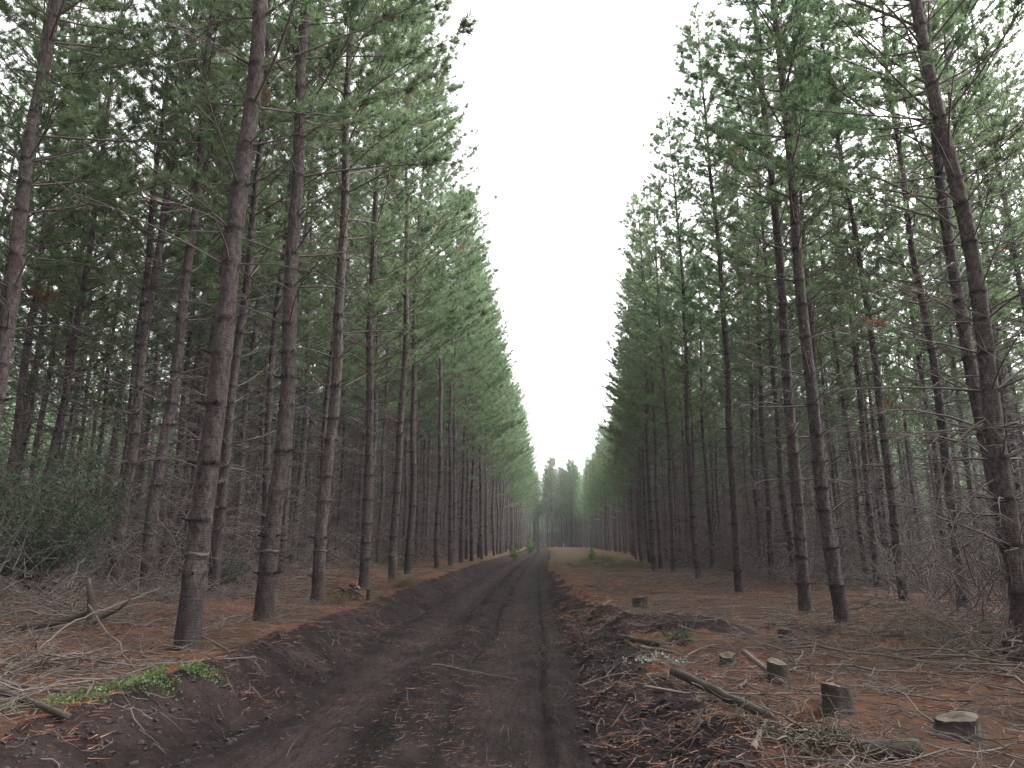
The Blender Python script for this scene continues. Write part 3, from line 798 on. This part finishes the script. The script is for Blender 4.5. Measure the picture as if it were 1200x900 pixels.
stick(-5.7, 8.9, -3.75, 6.75, .014, 'thin grey branch slanting down towards the herbs on the left', twigs=5, z0=.30)
stick(-5.4, 8.7, -4.75, 6.4, .013, 'thin bent branch leaning off the broken snag on the left', z0=.30, sag=.05)
stick(-4.0, 7.2, -3.1, 7.9, .014, 'thin stick lying at the foot of the thickest left pine', taper=.5, z1=.06)
stick(-6.2, 9.0, -5.6, 10.4, .026, 'pale broken pole propped up in the left slash', z1=.42, taper=.4)
stick(-4.7, 6.0, -3.65, 5.95, .016, 'grey branch just below the green herbs at the left bank edge', twigs=3, z0=.05)
stick(-1.35, 9.3, -0.25, 8.8, .012, 'thin bare twig lying across the road ruts', mat='tan' if False else 'grey', twigs=2)
stick(1.05, 13.7, 1.5, 14.6, .035, 'pale weathered wood splinter at the edge of the right soil bank', mat='cut', z1=.12, taper=.5)
stick(0.75, 15.3, 1.05, 14.9, .030, 'pale bark strip on the right soil bank near the road', mat='cut', taper=.6)

# the broken snag on the left
def snag():
    x, y = -5.75, 9.0
    o = empty('broken_snag', (x, y, hz(x, y) - .05))
    tag(o, 'dark broken branch stub with pale snapped ends standing in the left slash', 'branch')
    mb = MB()
    P = [np.array([[0, 0, 0], [.03, .02, .2], [-.02, .03, .45], [-.06, .02, .62]]), np.array([[0, 0, .25], [-.2, 0, .18], [-.45, -.05, .12], [-.75, -.12, .06]]), np.array([[.02, 0, .1], [.2, .02, .22], [.36, .05, .3], [.5, .05, .42]])]
    tubes(mb, np.array(P), np.array([[.055, .05, .04, .03], [.04, .038, .033, .03], [.035, .03, .022, .015]]), 8, a=0.0, cap=True)
    link('stub', mb.mesh('stub', [M['stumpbark']]), o)
    mb = MB()
    P = [np.array([[-.06, .02, .60], [-.065, .02, .64], [-.07, .02, .70]]), np.array([[-.75, -.12, .058], [-.79, -.13, .05], [-.84, -.14, .05]])]
    tubes(mb, np.array(P), np.array([[.031, .026, .004], [.031, .024, .004]]), 6, a=1.0)
    link('snapped_end', mb.mesh('snapped_end', [M['cut']]), o)
snag()

# ------------------------------------------------------------------ stumps
def stump(x, y, r, h, label, seed, moss=0):
    rng = np.random.default_rng(seed)
    o = empty('tree_stump', (x, y, hz(x, y) - .04), rng.uniform(0, 6))
    tag(o, label, 'stump', 'cut stumps on the right verge')
    n = 28; th = np.arange(n) * 2 * math.pi / n
    lob = 1 + .08 * np.sin(3 * th + rng.uniform(0, 6)) + .05 * np.sin(5 * th + rng.uniform(0, 6)) + .02 * rng.normal(size=n)
    zs = np.array([-.05, .0, .04, .09, .5, .8, 1.0]) ; zs = np.where(zs > .1, zs * (h + .04), zs)
    fl = np.array([1.45, 1.32, 1.18, 1.08, 1.0, .99, .98])
    V = np.stack([np.stack([r * f * lob * (1 + .03 * rng.normal(size=n)) * np.cos(th), r * f * lob * np.sin(th), z + ((0.022 * np.sin(th + 1) + .0025 * rng.normal(size=n)) if i > 4 else 0) + 0 * th], -1) for i, (z, f) in enumerate(zip(zs, fl))])
    i = np.arange(len(zs) * n).reshape(len(zs), n)
    q = np.stack([i[:-1], np.roll(i[:-1], -1, 1), np.roll(i[1:], -1, 1), i[1:]], -1).reshape(-1, 4)
    mb = MB(); mb.add(V.reshape(-1, 3), quads=q)
    link('bark', mb.mesh('bark', [M['stumpbark']]), o)
    top = V[-1]; mb = MB()
    rings = [top * np.array([k, k, 1]) + np.array([0, 0, .006 * (1 - k) + .003 * rng.normal()]) for k in (.985, .8, .5, .2)]
    c = rings[-1].mean(0)
    mb.add(np.concatenate(rings + [c[None]]))
    i = np.arange(4 * n).reshape(4, n)
    q = np.stack([i[:-1], np.roll(i[:-1], -1, 1), np.roll(i[1:], -1, 1), i[1:]], -1).reshape(-1, 4)
    t = np.stack([i[-1], np.roll(i[-1], -1), np.full(n, 4 * n)], -1)
    mb.Q.append(q); mb.qm.append(np.zeros(len(q), np.int32)); mb.T.append(t); mb.tm.append(np.zeros(len(t), np.int32))
    link('cut_face', mb.mesh('cut_face', [M['cut']]), o)
stump(2.36, 5.92, .105, .20, 'upright squared off stump with a pale cut top in the middle of the right slash', 1)
stump(2.30, 7.08, .095, .20, 'ragged dark stump with a broken stick leaning on it', 2)
stump(2.12, 8.18, .085, .12, 'small pale topped stump left of the ragged dark one', 3)
stump(2.93, 5.28, .135, .12, 'low wide stump lying flush with the red needles at the lower right', 4)
stump(2.14, 14.95, .15, .20, 'dark stump behind the big soil mound on the right', 5)
stump(5.55, 8.55, .15, .22, 'grey stump at the foot of the big right edge pine', 6)
stump(3.45, 10.15, .10, .14, 'small black stump in front of the dark footed pine', 7)

# ------------------------------------------------------------------ shrubs, brambles, weeds
def shrub(name, x, y, rx, ry, h, nleaf, lab, mat='shrub', leaf=.05, seed=0, stems=26, cat='shrub', wood='dead'):
    rng = np.random.default_rng(900 + seed)
    o = empty(name, (x, y, hz(x, y) - .03)); tag(o, lab, cat)
    mb = MB(); az = rng.uniform(0, 6.28, stems); t = np.linspace(0, 1, 6); out = rng.uniform(.2, 1, stems)
    end = np.stack([np.cos(az) * rx * out, np.sin(az) * ry * out, h * rng.uniform(.45, .98, stems) * np.sqrt(1 - .6 * out ** 2)], -1)
    P = np.stack([end[:, 0:1] * t ** 1.3, end[:, 1:2] * t ** 1.3, end[:, 2:3] * t], -1) + rng.normal(0, .03, (stems, 6, 3)) * t[None, :, None]
    tubes(mb, P, np.tile(.016 * (1.1 - .9 * t) * min(1, h / 1.5), (stems, 1)), 5, a=rng.uniform(0, .6, stems))
    sd = MB()
    nb = stems * 9
    k = rng.integers(0, stems, nb); i = rng.integers(2, 6, nb)
    B0 = P[k, i]; D = norm(norm(P[k, 5] - P[k, 2]) + rng.normal(0, .8, (nb, 3))); L = rng.uniform(.1, .38, nb) * h / 1.6
    tubes(mb, np.stack([B0, B0 + D * L[:, None]], 1), np.tile([.005, .002], (nb, 1)), 3, a=.3)
    link('stem', mb.mesh('stem', [M[wood]]), o)
    mb = MB()
    if nleaf:
        k = rng.integers(0, nb, nleaf); f = rng.uniform(.2, 1.1, nleaf)
        C = B0[k] + D[k] * (L[k] * f)[:, None] + rng.normal(0, .03, (nleaf, 3)) * h / 1.6
        blades(mb, C, D[k] * .6 + rng.normal(0, .7, (nleaf, 3)), rng.uniform(.7, 1.2, nleaf) * leaf, rng.uniform(.35, .6, nleaf) * leaf, rng, a=rng.uniform(0, 1, nleaf))
        link('foliage', mb.mesh('foliage', [M[mat]]), o)
    return o
shrub('leafy_shrub', -8.8, 12.2, 2.0, 1.5, 2.8, 17000, 'large dark green leafy shrub at the left edge under the pines', seed=1, stems=70)
shrub('leafy_shrub', -7.5, 16.9, .9, .7, .8, 1800, 'low dark green bush at the foot of the ringed pine behind the left row', seed=2)
shrub('leafy_shrub', -9.3, 10.4, 1.5, 1.1, 2.1, 8000, 'dark green shrub cut by the left picture border, nearer than the large one', seed=3, stems=30)
shrub('seedling', -1.9, 60.0, .35, .35, 1.5, 700, 'bright green sapling on the left verge far down the road', 'seedling', .10, 4, 10, 'sapling')
shrub('seedling', -0.9, 96.0, .7, .7, 2.3, 700, 'light green bush in the far gap left of the road end', 'seedling', .18, 5, 12, 'sapling')
shrub('seedling', 4.0, 52.0, .30, .30, 1.1, 500, 'yellow green seedling rising from the grass patch on the right', 'seedling', .09, 6, 8, 'sapling')
shrub('seedling', -5.6, 30.0, .6, .5, .7, 700, 'small light green bush between the left roadside trunks', 'ogr', .08, 7, 12, 'sapling')
shrub('weed', .54, 5.2, .07, .06, .10, 70, 'tiny bright green weed on the soil at the bottom, right of the road', 'herb', .035, 8, 8, 'weed', 'live')
shrub('weed', 1.28, 8.35, .30, .16, .10, 420, 'pale silvery weed patch in front of the short dark log', 'pale', .035, 9, 20, 'weed', 'live')
shrub('weed', 1.62, 8.2, .16, .12, .08, 160, 'smaller silvery weed right of the short dark log', 'pale', .03, 10, 12, 'weed', 'live')
shrub('weed', 1.95, 9.6, .32, .22, .24, 240, 'dusky green herb growing on the right flank of the soil mound', 'shrub', .05, 11, 14, 'weed', 'live')

def brush(x, y, r, h, n, lab, seed, mat='grey'):
    rng = np.random.default_rng(700 + seed)
    mb = MB(); t = np.linspace(0, 1, 8)
    az = rng.uniform(0, 6.28, n); L = rng.uniform(.5, 1.1, n)
    o0 = np.stack([rng.normal(0, .3, n) * r, rng.normal(0, .3, n) * r, rng.uniform(0, .35, n) * h], -1)
    e = rng.uniform(.3, 1.5, n); dr = rng.uniform(.2, 1.1, n)
    P = np.stack([o0[:, :1] + (np.cos(az) * L * r)[:, None] * t, o0[:, 1:2] + (np.sin(az) * L * r)[:, None] * t,
                  o0[:, 2:] + h * ((e * L)[:, None] * t - (dr * L * e)[:, None] * t ** 2.2)], -1)
    P = P + rng.normal(0, .035, P.shape) * t[None, :, None] * r
    P[..., 2] = np.maximum(P[..., 2], .02)
    tubes(mb, P, np.tile(.0085 * (1.05 - .85 * t), (n, 1)) * rng.uniform(.6, 1.3, (n, 1)), 4, a=rng.uniform(0, .8, n))
    m = n * 4; k = rng.integers(0, n, m); i = rng.integers(2, 8, m)
    D = norm(rng.normal(size=(m, 3)) + np.array([0, 0, .2])); l = rng.uniform(.1, .4, m) * r
    s = np.linspace(0, 1, 3)
    Q = P[k, i][:, None] + D[:, None] * (l[:, None] * s)[..., None] + np.array([0, 0, -1.]) * (l[:, None] * rng.uniform(-.3, .5, (m, 1)) * s ** 2)[..., None]
    tubes(mb, Q, np.tile([.004, .003, .0015], (m, 1)), 3, a=rng.uniform(0, .9, m))
    o = link('dead_brush', mb.mesh('dead_brush', [M[mat]])); o.location = (x, y, hz(x, y))
    tag(o, lab, 'brush')
brush(6.6, 10.3, 1.5, 2.4, 70, 'tall tangle of dead brambles in front of the big right edge pine', 1)
brush(7.0, 9.7, 1.5, 3.4, 80, 'high tangle of dead boughs at the right picture border beside the big pine', 11, 'dead')
brush(-8.6, 10.6, 1.3, 1.8, 60, 'dead twiggy tangle leaning into the large leafy shrub', 12, 'dead')
brush(7.0, 12.6, 1.4, 2.0, 60, 'dead bramble tangle behind the low soil mounds on the right', 2, 'dead')
brush(5.2, 8.6, .9, .55, 50, 'low heap of grey twigs at the right edge beside the grey stump', 3)
brush(-7.8, 11.2, 1.2, .9, 60, 'heap of dark dead twigs below the large leafy shrub', 4, 'dead')
brush(-6.5, 9.6, 1.1, .55, 50, 'low heap of grey slash in front of the leafy shrub', 5)
brush(-4.9, 6.8, .9, .35, 40, 'flat heap of thin grey twigs left of the green herbs', 6)
brush(1.75, 5.0, .5, .22, 60, 'straw coloured heap of twigs and dead grass under the thick mossy log', 7, 'cut')
brush(4.6, 20.5, 1.6, .6, 50, 'grey twig heap on the right verge beside the lone straight pine', 8)
brush(-6.6, 13.2, 1.0, .6, 45, 'heap of reddish dead twigs behind the second left pine', 9, 'dead')
brush(7.6, 20.2, 1.8, 1.0, 60, 'dark brush heap deeper in the right stand', 10, 'dead')

def tussock(x, y, r, h, n, lab, mat, seed, group=None):
    rng = np.random.default_rng(800 + seed)
    mb = MB(); t = np.linspace(0, 1, 4)
    az = rng.uniform(0, 6.28, n); o = rng.normal(0, .25, (n, 2)) * r
    d = np.stack([np.cos(az), np.sin(az)], -1); sp = rng.uniform(.2, 1, n) * r
    L = h * rng.uniform(.5, 1.1, n)
    P = np.stack([o[:, :1] + d[:, :1] * sp[:, None] * t ** 1.5, o[:, 1:] + d[:, 1:] * sp[:, None] * t ** 1.5, L[:, None] * (t - .35 * rng.uniform(0, 1.4, (n, 1)) * t ** 2)], -1)
    tubes(mb, P, np.tile(.005 * (1.1 - t), (n, 1)), 3, a=rng.uniform(0, 1, n))
    ob = link('grass_tussock', mb.mesh('grass_tussock', [M[mat]])); ob.location = (x, y, hz(x, y) - .01)
    tag(ob, lab, 'grass', group)
tussock(-4.35, 15.1, .45, .45, 260, 'tan dry grass tussock beside the uprooted stump', 'tan', 1)
tussock(-4.0, 14.35, .35, .32, 200, 'tan dry grass clump at the foot of the third left pine', 'tan', 2)
tussock(-3.75, 19.6, .55, .40, 240, 'straw coloured tussock on the left bank past the red and white scrap', 'tan', 3)
tussock(-3.9, 21.6, .5, .35, 200, 'straw coloured tussock before the fifth left pine', 'tan', 4)
for i in range(26):
    tussock(RNG.uniform(2.6, 6.6), RNG.uniform(36, 66), RNG.uniform(.4, .8), RNG.uniform(.22, .42), 110, 'yellow green grass clump in the grassy patch far along the right verge', 'ogr', 10 + i, 'grass clumps in the far right patch')

# the uprooted stump with the red and white scrap, and the cut stake
def uproot():
    x, y = -4.0, 15.2
    o = empty('uprooted_stump', (x, y, hz(x, y) - .05)); tag(o, 'dark uprooted stump with arching roots on the left bank under the red and white scrap', 'stump')
    rng = np.random.default_rng(33)
    mb = MB(); n = 9; t = np.linspace(0, 1, 6)
    az = rng.uniform(0, 6.28, n); L = rng.uniform(.35, .8, n)
    P = np.stack([(np.cos(az) * L)[:, None] * t, (np.sin(az) * L * .7)[:, None] * t, .16 + rng.uniform(.02, .28, (n, 1)) * np.sin(t * 2.2) - .1 * t], -1) + rng.normal(0, .02, (n, 6, 3))
    tubes(mb, P, np.tile(.032 * (1.1 - .85 * t), (n, 1)), 7, a=.2)
    link('root', mb.mesh('root', [M['stumpbark']]), o)
    mb = MB(); zs = np.linspace(-.05, .30, 5)
    P = np.stack([.03 * np.sin(zs * 9), .02 * np.cos(zs * 7), zs], -1)
    tubes(mb, P[None], np.array([[.17, .15, .13, .13, .10]]), 12, a=.1, cap=True, jit=.08, rng=rng)
    link('butt', mb.mesh('butt', [M['stumpbark']]), o)
    def lump(rx, ry, rz, c, seed):
        r = np.random.default_rng(seed); mb = MB()
        nu, nv = 18, 10; u = np.arange(nu) * 2 * math.pi / nu; v = np.linspace(.05, math.pi - .05, nv)
        U, Vv = np.meshgrid(u, v)
        k = 1 + .24 * np.sin(3 * U + 2 * Vv + seed) + .17 * np.sin(5 * U - 4 * Vv) + .05 * r.normal(size=U.shape)
        X = np.stack([rx * k * np.sin(Vv) * np.cos(U) + c[0], ry * k * np.sin(Vv) * np.sin(U) + c[1], rz * k * np.cos(Vv) + c[2]], -1)
        i = np.arange(nu * nv).reshape(nv, nu)
        q = np.stack([i[:-1], np.roll(i[:-1], -1, 1), np.roll(i[1:], -1, 1), i[1:]], -1).reshape(-1, 4)
        mb.add(X.reshape(-1, 3), quads=q); return mb
    s = empty('plastic_scrap', (x + .10, y - .12, hz(x, y) + .30)); tag(s, 'small crumpled red and white scrap lying on the uprooted stump', 'litter')
    link('red_top', lump(.085, .06, .050, (-.02, 0, .055), 1).mesh('red_top', [M['red']]), s)
    link('white_base', lump(.07, .05, .035, (.05, -.02, .0), 2).mesh('white_base', [M['white']]), s)
    x2, y2 = -3.62, 15.2
    k = empty('cut_stake', (x2, y2, hz(x2, y2) - .05)); tag(k, 'short upright cut stake with a pale top right of the red and white scrap', 'stake')
    mb = MB(); zs = np.linspace(0, .30, 4)
    tubes(mb, np.stack([.01 * zs, 0 * zs, zs], -1)[None], np.array([[.055, .05, .048, .047]]), 10, a=.1, jit=.05, rng=rng)
    link('shaft', mb.mesh('shaft', [M['stumpbark']]), k)
    mb = MB(); tubes(mb, np.array([[[.003, 0, .298], [.003, 0, .306]]]), np.array([[.048, .045]]), 10, a=.3, cap=True)
    link('cut_face', mb.mesh('cut_face', [M['cut']]), k)
uproot()

# thin bare sapling
def sapling():
    mb = MB(); zs = np.linspace(0, 3.4, 10)
    P = np.stack([.02 * np.sin(zs * 1.2), .02 * np.cos(zs), zs], -1)
    tubes(mb, P[None], (.011 * (1.1 - zs / 3.9))[None], 5, a=1.0)
    o = link('bare_sapling', mb.mesh('bare_sapling', [M['grey']])); o.location = (1.84, 19.8, hz(1.84, 19.8))
    tag(o, 'single thin bare pale sapling standing on the right verge close to the road', 'sapling')
sapling()

# long pale bough reaching out of the big right-hand pine
def bough(p0, p1, sag, r, lab, seed, tw=6):
    rng = np.random.default_rng(seed); t = np.linspace(0, 1, 10)[:, None]
    a, b = np.array(p0), np.array(p1); L = np.linalg.norm(b - a)
    pts = a + (b - a) * t + np.array([0, 0, sag]) * np.sin(t * math.pi) + rng.normal(0, .02, (10, 3)) * t
    mb = MB(); tubes(mb, pts[None], (r * (1.1 - .85 * t[:, 0]))[None], 5, a=.9)
    TP = []; TR = []
    for k in range(tw):
        i = rng.integers(3, 10); d = norm((b - a) / L * .5 + rng.normal(0, .5, 3)); l = rng.uniform(.15, .5)
        s = np.linspace(0, 1, 3)[:, None]; TP.append(pts[i] + d * l * s + np.array([0, 0, .1]) * s * s); TR.append([.005, .004, .002])
    tubes(mb, np.array(TP), np.array(TR), 3, a=1.0)
    return mb
def boughs_for(tree, specs):
    for s in specs:
        mb = bough(*s)
        o = link('dead_bough', mb.mesh('dead_bough', [M['grey']]), tree)
big = [o for o in COL.objects if o.get('label', '').startswith('big pine at the right edge')][0]
a = -big.rotation_euler.z; ca, sa = math.cos(a), math.sin(a)
def loc(dx, dy, z): return (ca * dx - sa * dy, sa * dx + ca * dy, z)
boughs_for(big, [(loc(0, 0, 2.9), loc(-2.1, .5, 2.95), -.08, .014, '', 1), (loc(0, 0, 3.0), loc(-1.2, -.4, 1.5), .35, .013, '', 2), (loc(0, 0, 3.6), loc(-1.6, .1, 2.1), .5, .013, '', 3),
                 (loc(0, 0, 4.4), loc(-1.9, -.2, 4.6), .35, .015, '', 4), (loc(0, 0, 5.0), loc(-1.5, .3, 3.7), .45, .014, '', 5), (loc(0, 0, 2.2), loc(-1.3, -.3, .7), .3, .012, '', 6), (loc(0, 0, 5.8), loc(-2.2, -.2, 6.6), .4, .018, '', 7)])

# ------------------------------------------------------------------ ground cover that nobody could count
def herbs():
    rng = np.random.default_rng(61); mb = MB(); n = 3400
    t = rng.uniform(0, 1, n)
    x = -3.62 + .30 * t + rng.normal(0, .13, n) - .25 * (t < .15); y = 5.25 + 2.0 * t + rng.normal(0, .10, n)
    keep = fbm(x * 3.6, y * 3.6, 91) > .47; x, y = x[keep], y[keep]; n = len(x)
    P = np.stack([x, y, terr(x, y) + rng.uniform(.0, .07, n)], -1)
    blades(mb, P, rng.normal(0, .8, (n, 3)) + np.array([0, 0, .5]), rng.uniform(.014, .034, n), rng.uniform(.010, .020, n), rng, a=rng.uniform(0, 1, n))
    o = link('ground_cover', mb.mesh('ground_cover', [M['herb']])); tag(o, 'strip of small light green herbs along the edge of the left bank', 'herbs', kind='stuff')
herbs()

def litter():
    rng = np.random.default_rng(62); mb = MB()
    def put(n, xr, yr, L, w, tint, thr=.0, seed=0, pw=1.6, spread=.12):
        y = yr[0] + (yr[1] - yr[0]) * rng.random(n) ** pw; x = rng.uniform(*xr, n) + bend(y)
        k = fbm(x * 1.1, y * 1.1, 95 + seed) + rng.normal(0, .06, n) > thr
        x, y = x[k], y[k]; m = len(x)
        az = rng.uniform(0, 6.28, m)
        P = np.stack([x, y, terr(x, y) + rng.uniform(.004, .03, m)], -1)
        D = np.stack([np.cos(az), np.sin(az), rng.normal(0, spread, m)], -1)
        s = 1 + .05 * y
        tris_blades(mb, P, D, rng.uniform(*L, m), rng.uniform(*w, m) * s, rng, a=np.clip(rng.normal(tint, .25, m), 0, 1))
    put(36000, (-9, -3.45), (4, 24), (.08, .20), (.003, .006), .40, .42, 1)
    put(42000, (1.3, 9), (3.6, 24), (.08, .20), (.003, .006), .42, .42, 2)
    put(5200, (-2.6, .5), (3.2, 18), (.02, .10), (.002, .004), .9, .54, 3, 1.3, .05)
    put(900, (-1.6, -.6), (3.2, 14), (.03, .12), (.002, .004), 1.0, .45, 5, 1.2, .05)
    put(3200, (-3.5, -2.7), (3.6, 16), (.05, .18), (.003, .006), .7, .52, 4, 1.3)
    put(5200, (.5, 1.8), (3.4, 18), (.06, .22), (.003, .006), .75, .48, 6, 1.4, .2)
    o = link('needle_litter', mb.mesh('needle_litter', [M['litter']])); tag(o, 'scattered fallen pine needles and straw on the ground', 'needles', kind='stuff')
    mb = MB()
    def tw(n, xr, yr, L, pw=1.5):
        y = yr[0] + (yr[1] - yr[0]) * rng.random(n) ** pw; x = rng.uniform(*xr, n)
        az = rng.uniform(0, 6.28, n); l = rng.uniform(*L, n); t = np.linspace(-.5, .5, 4); cv = rng.normal(0, .5, n)
        dx, dy = np.cos(az), np.sin(az)
        X = x[:, None] + (dx * l)[:, None] * t - (dy * l * cv)[:, None] * t ** 2 * 2
        Y = y[:, None] + (dy * l)[:, None] * t + (dx * l * cv)[:, None] * t ** 2 * 2
        X = X + rng.normal(0, .012, X.shape) * l[:, None]; Y = Y + rng.normal(0, .012, X.shape) * l[:, None]
        Z = terr(X, Y) + .008 + np.abs(rng.normal(0, .05, (n, 1))) * (1 + np.sign(rng.normal(size=(n, 1))) * t) 
        tubes(mb, np.stack([X, Y, Z], -1), np.tile([.0045, .0042, .0036, .002], (n, 1)) * rng.uniform(.35, 1.15, (n, 1)) * (1 + .03 * y[:, None]), 3, a=rng.uniform(0, 1, n))
    tw(4200, (-9.5, -3.6), (4.2, 18), (.06, .5)); tw(2200, (-14, -4), (14, 36), (.2, 1.1))
    tw(5600, (1.5, 8.5), (3.8, 16), (.05, .38)); tw(4200, (1.8, 14), (11, 40), (.15, 1.0)); tw(600, (.5, 1.8), (3.6, 14), (.05, .2)); tw(160, (-3.5, -2.7), (3.8, 14), (.06, .25))
    tw(170, (-2.6, .4), (3.6, 14), (.03, .10))
    o = link('twig_litter', mb.mesh('twig_litter', [M['grey']])); tag(o, 'small broken twigs littering the forest floor', 'twigs', kind='stuff')
litter()

def clods():
    rng = np.random.default_rng(63); mb = MB()
    ico = np.array([[0, 0, 1], [.894, 0, .447], [.276, .851, .447], [-.724, .526, .447], [-.724, -.526, .447], [.276, -.851, .447], [.724, .526, -.447], [-.276, .851, -.447], [-.894, 0, -.447], [-.276, -.851, -.447], [.724, -.526, -.447], [0, 0, -1]])
    F = np.array([[0, 1, 2], [0, 2, 3], [0, 3, 4], [0, 4, 5], [0, 5, 1], [1, 6, 2], [2, 7, 3], [3, 8, 4], [4, 9, 5], [5, 10, 1], [6, 7, 2], [7, 8, 3], [8, 9, 4], [9, 10, 5], [10, 6, 1], [6, 11, 7], [7, 11, 8], [8, 11, 9], [9, 11, 10], [10, 11, 6]])
    def put(n, xr, yr, s):
        y = yr[0] + (yr[1] - yr[0]) * rng.random(n) ** 1.6; x = rng.uniform(*xr, n)
        r = s[0] + (s[1] - s[0]) * rng.random(n) ** 3
        V = ico[None] * (1 + .34 * rng.normal(size=(n, 12, 1))) * r[:, None, None] * np.array([1, 1, .6])
        V = V + np.stack([x, y, terr(x, y) + .1 * r], -1)[:, None]
        mb.add(V.reshape(-1, 3), tris=(F[None] + (np.arange(n) * 12)[:, None, None]).reshape(-1, 3))
    put(5200, (-3.5, -2.5), (3.4, 24), (.004, .026)); put(6000, (.35, 1.7), (3.2, 22), (.004, .030)); put(4200, (-2.6, .45), (3.2, 16), (.003, .014))
    o = link('soil_crumbs', mb.mesh('soil_crumbs', [M['clod']], smooth=False)); tag(o, 'loose dark crumbs of soil along the road banks', 'soil', kind='stuff')
clods()

def thicket():
    """dead twigs and fallen limbs standing knee to head high between the trunks"""
    rng = np.random.default_rng(64); mb = MB()
    def put(n, side, u0, u1, y0, y1, hmax):
        u = u0 + (u1 - u0) * rng.random(n) ** 1.2; y = y0 + (y1 - y0) * rng.random(n)
        x = side * (u + (3.5 * sst(30, 75, y) if side > 0 else 0)) + bend(y)
        k = fbm(x * .35, y * .35, 97) + rng.normal(0, .10, n) > .44
        x, y = x[k], y[k]; m = len(x)
        d = np.hypot(x, y)
        t = np.linspace(0, 1, 4); az = rng.uniform(0, 6.28, m); L = rng.uniform(.5, 1.9, m)
        z0 = terr(x, y) + hmax * rng.random(m) ** 1.8; e = rng.normal(.1, .5, m); dr = rng.uniform(-.2, .8, m)
        X = x[:, None] + (np.cos(az) * L)[:, None] * t; Y = y[:, None] + (np.sin(az) * L)[:, None] * t
        Z = z0[:, None] + L[:, None] * (e[:, None] * t - dr[:, None] * t ** 2)
        Z = np.maximum(Z, terr(X, Y) + .01)
        w = (.0045 + .00022 * d)[:, None] * np.array([1, .85, .65, .35])
        tubes(mb, np.stack([X, Y, Z], -1), w, 3, a=rng.uniform(0, .8, m))
    for s in (-1, 1):
        put(9000, s, 6.8 if s < 0 else 7.6, 26, 12, 44, 1.5)
        put(5200, s, 5.6 if s < 0 else 6.8, 22, 40, 150, 2.0)
        put(14000, s, 5.8 if s < 0 else 7.0, 16, 34, 150, 7.5)
        put(8000, s, 8.5 if s < 0 else 9.5, 24, 14, 44, 6.0)
    put(1500, 1, -18, 22, 168, 185, 2.6)
    o = link('undergrowth', mb.mesh('undergrowth', [M['dead']])); tag(o, 'dense tangle of dead twigs between the trunks', 'undergrowth', kind='stuff')
thicket()

# ------------------------------------------------------------------ air
def haze():
    mb = MB(); a, b = np.array([-590., -530., -4.]), np.array([590., 590., 28.])
    V = [[(a if i == 0 else b)[0], (a if j == 0 else b)[1], (a if k == 0 else b)[2]] for i in (0, 1) for j in (0, 1) for k in (0, 1)]
    mb.add(V, quads=[[0, 1, 3, 2], [4, 6, 7, 5], [0, 4, 5, 1], [2, 3, 7, 6], [0, 2, 6, 4], [1, 5, 7, 3]])
    m = bpy.data.materials.new('haze_air'); m.use_nodes = True; t = m.node_tree; t.nodes.clear()
    o = t.nodes.new('ShaderNodeOutputMaterial'); v = t.nodes.new('ShaderNodeVolumePrincipled')
    v.inputs['Color'].default_value = (.93, .95, .97, 1); v.inputs['Density'].default_value = HAZE; v.inputs['Anisotropy'].default_value = 0.3
    t.links.new(v.outputs[0], o.inputs['Volume'])
    ob = link('haze', mb.mesh('haze', [m], smooth=False)); tag(ob, 'thin pale mist between the trees', kind='stuff')
HAZE = 0.00045
haze()

# ------------------------------------------------------------------ light, sky, camera
EL, AZ = rad(42), rad(80)
w = bpy.data.worlds.new('World'); S.world = w; w.use_nodes = True
nt = w.node_tree; nt.nodes.clear()
out = nt.nodes.new('ShaderNodeOutputWorld'); bg = nt.nodes.new('ShaderNodeBackground'); sky = nt.nodes.new('ShaderNodeTexSky')
sky.sky_type = 'NISHITA'; sky.sun_disc = False; sky.sun_elevation = EL; sky.sun_rotation = AZ
sky.air_density = 1.0; sky.dust_density = 6.0; sky.ozone_density = 1.0
hs = nt.nodes.new('ShaderNodeHueSaturation'); hs.inputs['Saturation'].default_value = 0.06
nt.links.new(sky.outputs[0], hs.inputs['Color']); nt.links.new(hs.outputs[0], bg.inputs['Color']); nt.links.new(bg.outputs[0], out.inputs['Surface'])
bg.inputs['Strength'].default_value = 0.15
sl = bpy.data.lights.new('sun', 'SUN'); sl.energy = 1.1; sl.angle = rad(25); sl.color = (1, .97, .93)
so = bpy.data.objects.new('sun', sl); COL.objects.link(so)
# Nishita: rotation measured from +Y towards +X
sd = np.array([math.cos(EL) * math.sin(AZ), math.cos(EL) * math.cos(AZ), math.sin(EL)])
from mathutils import Vector
so.rotation_euler = Vector(sd).to_track_quat('Z', 'Y').to_euler()

cam = bpy.data.cameras.new('camera'); cam.sensor_width = 36; cam.lens = 24; cam.clip_end = 3000; cam.clip_start = .05
co = bpy.data.objects.new('camera', cam); COL.objects.link(co)
co.location = (0, 0, 1.6); co.rotation_euler = (rad(90 + 13.0), 0, rad(2.0))
S.camera = co

S.view_settings.view_transform = 'Standard'; S.view_settings.look = 'None'; S.view_settings.gamma = 1; S.view_settings.use_curve_mapping = False
S.view_settings.exposure = 2.6
S.render.filter_size = 1.9
c = S.cycles
c.max_bounces = 7; c.diffuse_bounces = 4; c.transmission_bounces = 4; c.volume_bounces = 1; c.glossy_bounces = 2
c.use_denoising = True
c.sample_clamp_indirect = 6
print('trees', len(TREES), 'mass', len(REST))
